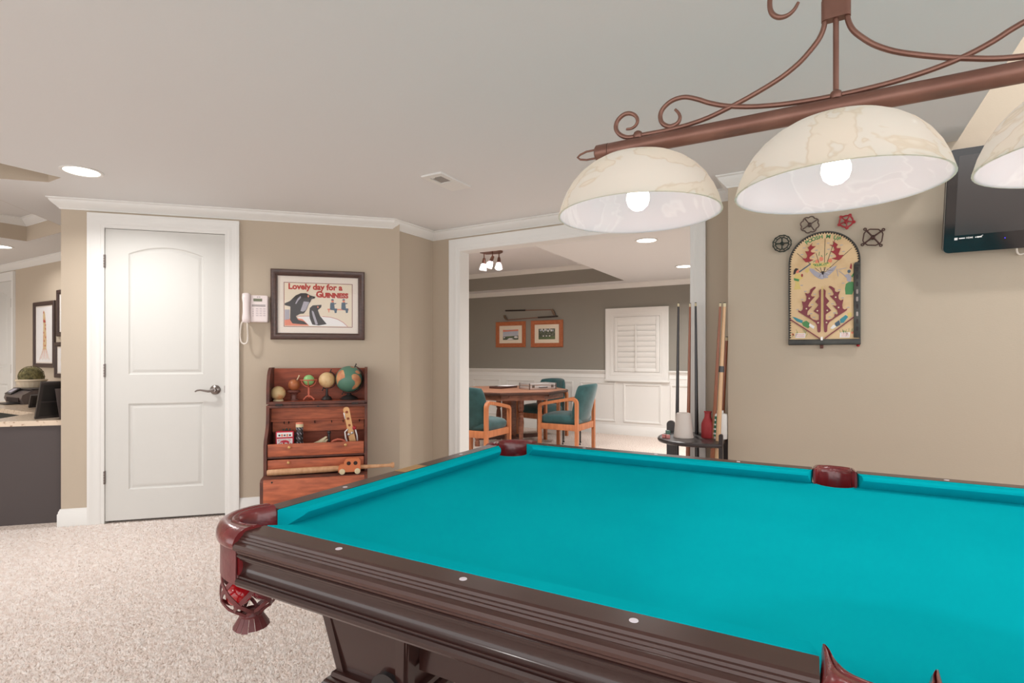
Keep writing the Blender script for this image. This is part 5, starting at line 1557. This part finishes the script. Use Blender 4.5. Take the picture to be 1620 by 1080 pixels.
def club(label, pts, grip, head, z):
    t_ = thing('golf_club', label, 'golf club', (0, 0, 0), group='old golf clubs on the grey wall')
    b = new(); tube(b, [(x, 7.53, zz) for x, zz in pts], .0058, 8); obj('shaft', b, 'clubbrown', t_)
    b = new(); tube(b, [(x, 7.53, zz) for x, zz in grip], .0115, 10); obj('grip', b, 'clubgrip', t_)
    b = new(); prism(b, head, 7.518, 7.536, 'y'); obj('head', b, 'clubhead', t_)
    t_.location = (pts[0][0], 7.53, pts[0][1])
    for ch in t_.children:
        ch.data.transform(Matrix.Translation((-pts[0][0], -7.53, -pts[0][1])))
    return t_
club('upper old golf club with its dark grip on the left', [(-4.11, 1.880), (-3.64, 1.868)], [(-4.47, 1.888), (-4.10, 1.880)], [(-3.66, 1.876), (-3.61, 1.876), (-3.585, 1.840), (-3.56, 1.775), (-3.60, 1.778), (-3.635, 1.850)], 0)
club('lower old golf club with its dark grip on the right', [(-3.86, 1.756), (-4.43, 1.735)], [(-3.53, 1.762), (-3.87, 1.756)], [(-4.42, 1.728), (-4.46, 1.732), (-4.50, 1.775), (-4.505, 1.815), (-4.475, 1.815), (-4.445, 1.765)], 0)

TBX, TBY, TBZ = -3.50, 5.99, .72
gt = thing('game_table', 'octagonal wooden game table on turned legs in the far room', 'table', (TBX, TBY, 0), 0)
def octo(r): return [(r * math.cos(R(22.5 + 45 * k)), r * math.sin(R(22.5 + 45 * k))) for k in range(8)]
bm = new(); prism(bm, octo(.753), TBZ - .022, TBZ, ); obj('tabletop', bm, 'tabletop', gt, smooth=0)
bm = new(); sweep(bm, octo(.745), [(-.01, TBZ - .040), (.006, TBZ - .036), (.014, TBZ - .024), (.016, TBZ - .010), (.010, TBZ - .004), (-.01, TBZ - .004)], closed=True); obj('edge_molding', bm, 'tabledark', gt, smooth=0)
for k in range(8):
    a, b_ = Vector(octo(.70)[k]), Vector(octo(.70)[(k + 1) % 8])
    d = (b_ - a).normalized(); n = Vector((-d.y, d.x))
    bm = new(); prism(bm, [a, b_, b_ + n * .025, a + n * .025], .618, TBZ - .03); ap = obj('apron', bm, 'tablewood', gt, smooth=0)
    c = (a + b_) / 2
    bm = new(); T = Matrix.Translation((c.x, c.y, .665)) @ Matrix.Rotation(math.atan2(d.y, d.x), 4, 'Z') @ Matrix.Rotation(R(90), 4, 'X')
    lathe(bm, [(0, 0), (.007, 0), (.011, .010), (.007, .018), (0, .019)], 12, T @ Matrix.Translation((-.17, 0, 0))); obj('peg', bm, 'tablewood', ap)
LEGP = [(0, 0), (.032, 0), (.032, .05), (.024, .07), (.034, .10), (.024, .13), (.028, .20), (.036, .33), (.030, .40), (.022, .425), (.036, .45), (.024, .47), (.036, .49), (.036, .62), (0, .62)]
for ang in (50, 140, 230, 320):
    bm = new(); lathe(bm, LEGP, 16, Matrix.Translation((.43 * math.cos(R(ang)), .43 * math.sin(R(ang)), 0))); obj('leg', bm, 'tablewood', gt)
    bm = new(); box(bm, 0, .42, -.025, .025, .08, .125, Matrix.Rotation(R(ang), 4, 'Z')); obj('stretcher', bm, 'tabledark', gt)
bm = new(); box(bm, -.07, .07, -.07, .07, .06, .62, bev=.006); obj('pedestal', bm, 'tablewood', gt)

def make_chair(label, loc, rz):
    t_ = thing('armchair', label, 'chair', loc, rz, 'green velvet armchairs around the game table')
    hw = .262
    for sx in (-1, 1):
        path = [(-.238, 0), (-.238, .535)] + [(-.238 + .042 * (1 - math.cos(R(a))), .535 + .040 * math.sin(R(a))) for a in (20, 40, 60, 80)] + [(-.19, .578), (-.02, .612), (.13, .638), (.185, .645)] + [(.185 + .055 * math.sin(R(a)), .590 + .055 * math.cos(R(a))) for a in (20, 45, 70, 90)] + [(.240, .50), (.240, 0)]
        x0, x1 = (sx * hw - .020, sx * hw + .020)
        b = new(); sweep(b, path, [(-.018, x0), (.018, x0), (.018, x1), (-.018, x1)], lambda x, y, h: (h, x, y)); obj('arm_frame', b, 'oak', t_, smooth=40)
        b = new(); box(b, sx * hw - .012, sx * hw + .012, -.225, .228, .275, .345, bev=.003); obj('side_rail', b, 'oak', t_)
        for y in (-.238, .24):
            b = new(); lathe(b, [(0, -.001), (.014, -.001), (.014, .008), (.009, .014), (0, .014)], 10, Matrix.Translation((sx * hw, y, 0))); obj('glide', b, 'iron', t_)
    for y in (-.238, .240):
        b = new(); box(b, -hw + .02, hw - .02, y - .012, y + .012, .270, .345, bev=.003); obj('cross_rail', b, 'oak', t_)
    b = new(); pillow(b, .49, .50, .13, Matrix.Translation((0, -.010, .385)), 12, .30, .35); obj('seat', b, 'velvet', t_, smooth=60)
    b = new(); F, Bk = {}, {}
    n = 16
    for i in range(n + 1):
        for j in range(n + 1):
            a = math.sin((-1 + 2 * i / n) * PI / 2); c = (1 - math.cos(PI * j / n)) / 2
            hwid = .245 * (1 - .16 * max(0, (c - .55) / .45) ** 2.2 - .10 * max(0, (.25 - c) / .25) ** 2)
            edge_ = (max(0, 1 - abs(a) ** 8) ** .4) * (max(0, 1 - abs(2 * c - 1) ** 10) ** .4)
            th = .034 * edge_ + .004
            yy = .205 + .150 * c - .110 * a * a * (.4 + .6 * c)
            zz = .345 + .470 * c - .020 * abs(a) ** 3 * max(0, c - .5) * 2
            chn = .006 * (abs(math.cos(a * PI * 1.5)) ** .3) * edge_ if 0 < j < n else 0
            F[i, j] = b.verts.new((a * hwid, yy - th - chn, zz)); Bk[i, j] = b.verts.new((a * hwid, yy + th, zz + .004))
    for i in range(n):
        for j in range(n):
            b.faces.new([F[i, j], F[i + 1, j], F[i + 1, j + 1], F[i, j + 1]]); b.faces.new([Bk[i, j], Bk[i, j + 1], Bk[i + 1, j + 1], Bk[i + 1, j]])
    for k in range(n):
        b.faces.new([F[k, 0], Bk[k, 0], Bk[k + 1, 0], F[k + 1, 0]]); b.faces.new([F[k, n], F[k + 1, n], Bk[k + 1, n], Bk[k, n]])
        b.faces.new([F[0, k], F[0, k + 1], Bk[0, k + 1], Bk[0, k]]); b.faces.new([F[n, k], Bk[n, k], Bk[n, k + 1], F[n, k + 1]])
    obj('backrest', b, 'velvet', t_, smooth=60)
    return t_
ch = make_chair('green velvet armchair seen from behind, at the right side of the game table', (-2.68, 5.985, 0), -90)
c2 = copy_tree(ch); c2.location = (-3.322, 4.995, 0); c2.rotation_euler = (0, 0, R(180)); c2['label'] = 'green velvet armchair cut off by the white opening trim, nearest the opening'
c3 = copy_tree(ch); c3.location = (-3.465, 6.86, 0); c3.rotation_euler = (0, 0, R(-13)); c3['label'] = 'green velvet armchair behind the game table, its back toward the wall'

t = thing('poker_case', 'silver aluminium chip case lying closed on the game table', 'case', (-3.163, 5.92, TBZ), 60)
bm = new(); box(bm, 0, .40, 0, .24, .002, .042, bev=.006); obj('body', bm, 'alu', t)
bm = new(); box(bm, 0, .40, 0, .24, .0445, .080, bev=.006); obj('lid', bm, 'alu', t)
for x in (.055, .345):
    bm = new(); box(bm, x - .018, x + .018, -.006, .001, .022, .060, bev=.002); obj('latch', bm, 'steel', t)
bm = new(); tube(bm, [(.14, -.004, .030), (.14, -.014, .026), (.26, -.014, .026), (.26, -.004, .030)], .005, 8); obj('handle', bm, 'ink', t)
for x in (.0, .40):
    for y in (.0, .24):
        bm = new(); box(bm, x - .008, x + .008, y - .006, y + .006, .001, .081, bev=.003); obj('corner_guard', bm, 'steel', t)
t = thing('game_box', 'flat dark wooden game box with a pale paper, left of the silver case', 'box', (-3.58, 5.90, TBZ), 82)
bm = new(); box(bm, 0, .36, 0, .19, 0, .028, bev=.002); obj('box', bm, 'tabledark', t)
bm = new(); box(bm, .14, .34, -.0, .17, .028, .031); obj('paper', bm, 'inkw', t)
bm = new()
for a in (0, 1): tube(bm, [(.03 + a * .03 + .012 * math.cos(x), .10 + .012 * math.sin(x), .030) for x in [i * PI / 8 for i in range(16)]], .003, 6, True)
obj('ring', bm, 'iron', t)['kind'] = 'stuff'
t = thing('side_stand', 'small black stand on four thin metal legs behind the right armchair', 'side table', (-2.82, 6.45, 0), 20)
bm = new(); prism(bm, rrect(-.14, .14, -.12, .12, .02), .560, .575); obj('top', bm, 'rack', t)
for x in (-.11, .11):
    for y in (-.09, .09):
        bm = new(); cyl(bm, (x, y, .0), (x, y, .56), .006, seg=8); lathe(bm, [(0, 0), (.012, 0), (.012, .008), (.006, .016), (0, .016)], 10, Matrix.Translation((x, y, 0))); obj('leg', bm, 'iron', t)

# ------------------------------------------------------------------ hall desk on the left
DZ = .705
desk = thing('granite_desk', 'built-in desk with speckled granite top and dark brown front panel, left of the white door', 'desk', (-4.75, 1.75, 0))
DT = Matrix.Translation((4.75, -1.75, 0))
fr_ = [a2w(-2.168, .105), (-4.846, 1.301), (-5.29, 1.738), (-6.86, 1.738), (-6.86, 2.437), (-4.02, 2.437), a2w(-1.60, .135), a2w(-2.168, .135)]
bm = new(); prism(bm, fr_, DZ - .035, DZ); obj('countertop', bm, 'granite', desk, T=DT, smooth=0)
bm = new(); prism(bm, [a2w(-2.168, .122), a2w(-2.70, .122), a2w(-2.70, .150), a2w(-2.168, .150)], 0, DZ - .035); obj('front_panel', bm, 'deskdark', desk, T=DT, smooth=0)
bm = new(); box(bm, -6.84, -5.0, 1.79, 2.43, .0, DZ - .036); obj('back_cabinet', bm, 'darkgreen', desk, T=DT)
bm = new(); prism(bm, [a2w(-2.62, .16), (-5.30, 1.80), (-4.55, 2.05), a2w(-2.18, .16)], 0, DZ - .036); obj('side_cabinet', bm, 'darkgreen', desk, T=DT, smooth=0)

t = thing('printer', 'dark grey desktop printer with open paper tray on the granite desk', 'printer', (-6.25, 2.17, DZ), 90)
bm = new(); prism(bm, [(-.19, .0), (.20, .0), (.20, .128), (-.12, .128), (-.20, .085), (-.21, .05)], 0, .40, 'y'); obj('body', bm, 'printer', t, smooth=0)
bm = new(); box(bm, -.14, .205, -.01, .41, .128, .140, bev=.004); obj('scanner_lid', bm, 'printerd', t)
bm = new(); box(bm, -.214, -.15, .05, .33, .020, .060); obj('paper_slot', bm, 'hole', t)
bm = new(); box(bm, -.29, -.16, .07, .31, .004, .012, bev=.002); obj('paper_tray', bm, 'printerd', t)
bm = new(); box(bm, -.045, .045, -.07, .07, -.004, .006, Matrix.Translation((-.175, .30, .112)) @ Matrix.Rotation(R(-35), 4, 'Y'), bev=.002); p = obj('control_panel', bm, 'printerd', t)
bm = new(); box(bm, -.025, .03, -.035, .045, .006, .0068, Matrix.Translation((-.175, .30, .112)) @ Matrix.Rotation(R(-35), 4, 'Y')); obj('display', bm, 'inkgray', p)
t = thing('topiary', 'round twig ball in a fluted cream pot on top of the printer', 'plant', (-6.56, 2.135, DZ + .1405))
bm = new()
NF = 36
rows = []
for z, r_ in ((0, .082), (.055, .104), (.062, .118), (.075, .120), (.078, .112), (.062, .104), (.060, .0)):
    rows.append([bm.verts.new(((r_ + (.0035 * (k % 2) if .001 < z < .056 or z == 0 else 0)) * math.cos(2 * PI * k / NF), (r_ + (.0035 * (k % 2) if z < .056 else 0)) * math.sin(2 * PI * k / NF), z)) for k in range(NF)] if r_ else [bm.verts.new((0, 0, z))])
for A, B in zip(rows, rows[1:]):
    for k in range(NF):
        bm.faces.new([A[k], A[(k + 1) % NF], B[(k + 1) % NF], B[k]] if len(B) > 1 else [A[k], A[(k + 1) % NF], B[0]])
bm.faces.new(list(reversed(rows[0])))
obj('pot', bm, 'pot', t, smooth=20)
bm = new(); sphere(bm, (0, 0, .105), .088, 20, 12)
for k in range(120):
    ax = Vector((random.gauss(0, 1), random.gauss(0, 1), random.gauss(0, 1))).normalized(); u, w = frame_of(ax)
    a0 = random.random() * 6.28; ln = random.uniform(.5, 1.5); off = random.uniform(-.6, .6); rr = .098 * math.sqrt(1 - off * off)
    tube(bm, [Vector((0, 0, .105)) + ax * off * .098 + (u * math.cos(a0 + ln * i / 5) + w * math.sin(a0 + ln * i / 5)) * rr for i in range(6)], .0022, 4)
o = obj('twig_ball', bm, 'twig', t, smooth=60); o['kind'] = 'stuff'

def back_frame(label, loc, w, h, lean, leg):
    t_ = thing('photo_frame', label, 'picture frame', loc, 90, rot=(0, R(lean), 0))
    b = new(); sweep(b, [(0, 0), (w, 0), (w, h), (0, h)], [(0, -.008), (.018, -.008), (.018, .010), (0, .010)], lambda x, y, k: (k, x, y), closed=True, side=-1); obj('frame', b, 'printerd', t_, smooth=0)
    b = new(); box(b, .0, .006, .012, w - .012, .012, h - .012); obj('backing', b, 'blackpl', t_)
    if leg:
        b = new(); box(b, -.006, .011, .0, w, h * .44, h * .47); obj('middle_bar', b, 'printerd', t_)
        b = new()
        q = [(.010, w * .40, h * .82), (.010, w * .58, h * .82), (.115, w * .72, h * .06), (.115, w * .52, h * .06)]
        a = [b.verts.new(p) for p in q]; c = [b.verts.new((p[0] + .006, p[1], p[2] + .001)) for p in q]
        b.faces.new(a); b.faces.new(c)
        for i in range(4): b.faces.new([a[i], a[(i + 1) % 4], c[(i + 1) % 4], c[i]])
        obj('easel_leg', b, 'printer', t_, smooth=0)
    return t_
back_frame('tall dark double picture frame seen from behind with an easel leg, on the desk', (-4.70, 1.545, DZ + .008), .20, .275, 22, True)
back_frame('small dark picture frame seen from behind, leaning beside the printer', (-5.78, 1.86, DZ + .008), .22, .115, 24, False)

def hall_pic(label, cx, cz, w, h, fw, art):
    t_ = thing('framed_print', label, 'picture', (cx, 2.453, cz), group='framed prints on the hall wall')
    y_ = framed(t_, w, h, fw, .022, 'frame2', 'mat', .04)
    b = new()
    MSA = ['inkw', 'inkpink', 'red', 'globetan', 'ink']
    box(b, -w / 2 + fw * 1.3, w / 2 - fw * 1.3, y_ - .0006, y_, -h / 2 + fw * 1.3, h / 2 - fw * 1.3, mi=0)
    if art:
        poly(b, [(-.02, .26), (.015, .23), (.03, .16), (.045, .02), (.055, -.10), (.045, -.16), (-.035, -.16), (-.03, -.05), (-.025, .10), (-.035, .20)], y_ - .0006, 3)
        for k in range(7): stroke(b, (-.03 + k * .013, -.15), (-.12 + k * .040, -.27 + .01 * (k % 2)), .006, y_ - .001, 1 if k % 2 else 3)
        poly(b, [(-.03, .16), (.028, .15), (.034, .125), (-.026, .130)], y_ - .0012, 2)
        for x, z in ((-.02, .235), (-.015, .02), (.03, .06), (.0, -.07), (.035, -.03), (.02, -.12), (.03, .10)): poly(b, ell(x, z, .010, .012, 8), y_ - .0012, 2)
    else:
        poly(b, ell(-w * .1, 0, w * .14, h * .22), y_ - .0006, 3); poly(b, ell(-w * .1, h * .1, w * .06, h * .06), y_ - .0012, 1)
    obj('print', b, MSA, t_, smooth=0)
hall_pic('dark framed print of a tall tan figure with red marks on the hall wall', -7.185, 1.375, .525, .705, .045, True)
hall_pic('dark picture frame half hidden by the wall edge, upper of the two', -6.62, 1.588, .49, .482, .045, False)
hall_pic('dark picture frame half hidden by the wall edge, lower of the two', -6.67, 1.104, .495, .368, .045, False)

# ------------------------------------------------------------------ carpet pile where the floor shows close to the camera
rng = np.random.default_rng(3)
N = 280000
px = rng.uniform(-6.2, .6, N * 4); py = rng.uniform(-1.4, 3.6, N * 4)
off = (px - AX) * .7071 - (py - AY) * .7071               # distance out from the door wall
D = -.5 * px + .866 * py
lat = .866 * px + .5 * py
scr = 810 + 845 * lat / np.maximum(D, .1)
ok = (off > .02) & (py < 3.5) & (px > AX + .02) | ((off > .02) & (px > -4.30)) | ((px <= -4.30) & (off > .0) & (py < 1.95))
px, py, D = px[ok], py[ok], D[ok]
edge_d = np.minimum.reduce([px + 6.2, .6 - px, py + 1.4])                 # thins out away from the part that shows
seen = (scr[ok] > -80) & (scr[ok] < 1000) & (D > 1.0) & (px < -.5)
keep = rng.random(len(px)) < np.where(seen, np.clip(2.6 / np.maximum(D, .5), 0, 1), .38 * np.clip(edge_d / .9, 0, 1))
px, py = px[keep][:N], py[keep][:N]
n = len(px)
ang = rng.uniform(0, 2 * PI, n); ln = rng.uniform(.004, .010, n); ht = rng.uniform(.005, .012, n); wd = rng.uniform(.0026, .0042, n)
dx, dy = np.cos(ang), np.sin(ang)
V = np.zeros((n, 5, 3), np.float32)
for i, (fx, fy, fz) in enumerate(((-1, -1, 0), (-1, 1, 0), (1, 1, 0), (1, -1, 0))):
    V[:, i, 0] = px + fx * wd * dx - fy * wd * dy; V[:, i, 1] = py + fx * wd * dy + fy * wd * dx
V[:, 4, 0] = px + dx * ln; V[:, 4, 1] = py + dy * ln; V[:, 4, 2] = ht
base = (np.arange(n) * 5)[:, None]
tri = np.array([[0, 1, 4], [1, 2, 4], [2, 3, 4], [3, 0, 4]])
F = (base[:, None, :] + tri[None]).reshape(-1, 3)
me = bpy.data.meshes.new('carpet_pile')
me.vertices.add(n * 5); me.vertices.foreach_set('co', V.reshape(-1))
me.loops.add(len(F) * 3); me.loops.foreach_set('vertex_index', F.reshape(-1).astype(np.int32))
me.polygons.add(len(F)); me.polygons.foreach_set('loop_start', np.arange(0, len(F) * 3, 3, dtype=np.int32)); me.polygons.foreach_set('loop_total', np.full(len(F), 3, np.int32))
me.update(); me.validate()
me.materials.append(M['pile'])
o = bpy.data.objects.new('carpet_pile', me); COL.objects.link(o)
o.parent = bpy.data.objects['floor']; o['kind'] = 'stuff'; o['label'] = 'beige shaggy carpet pile covering the floor by the pool table'
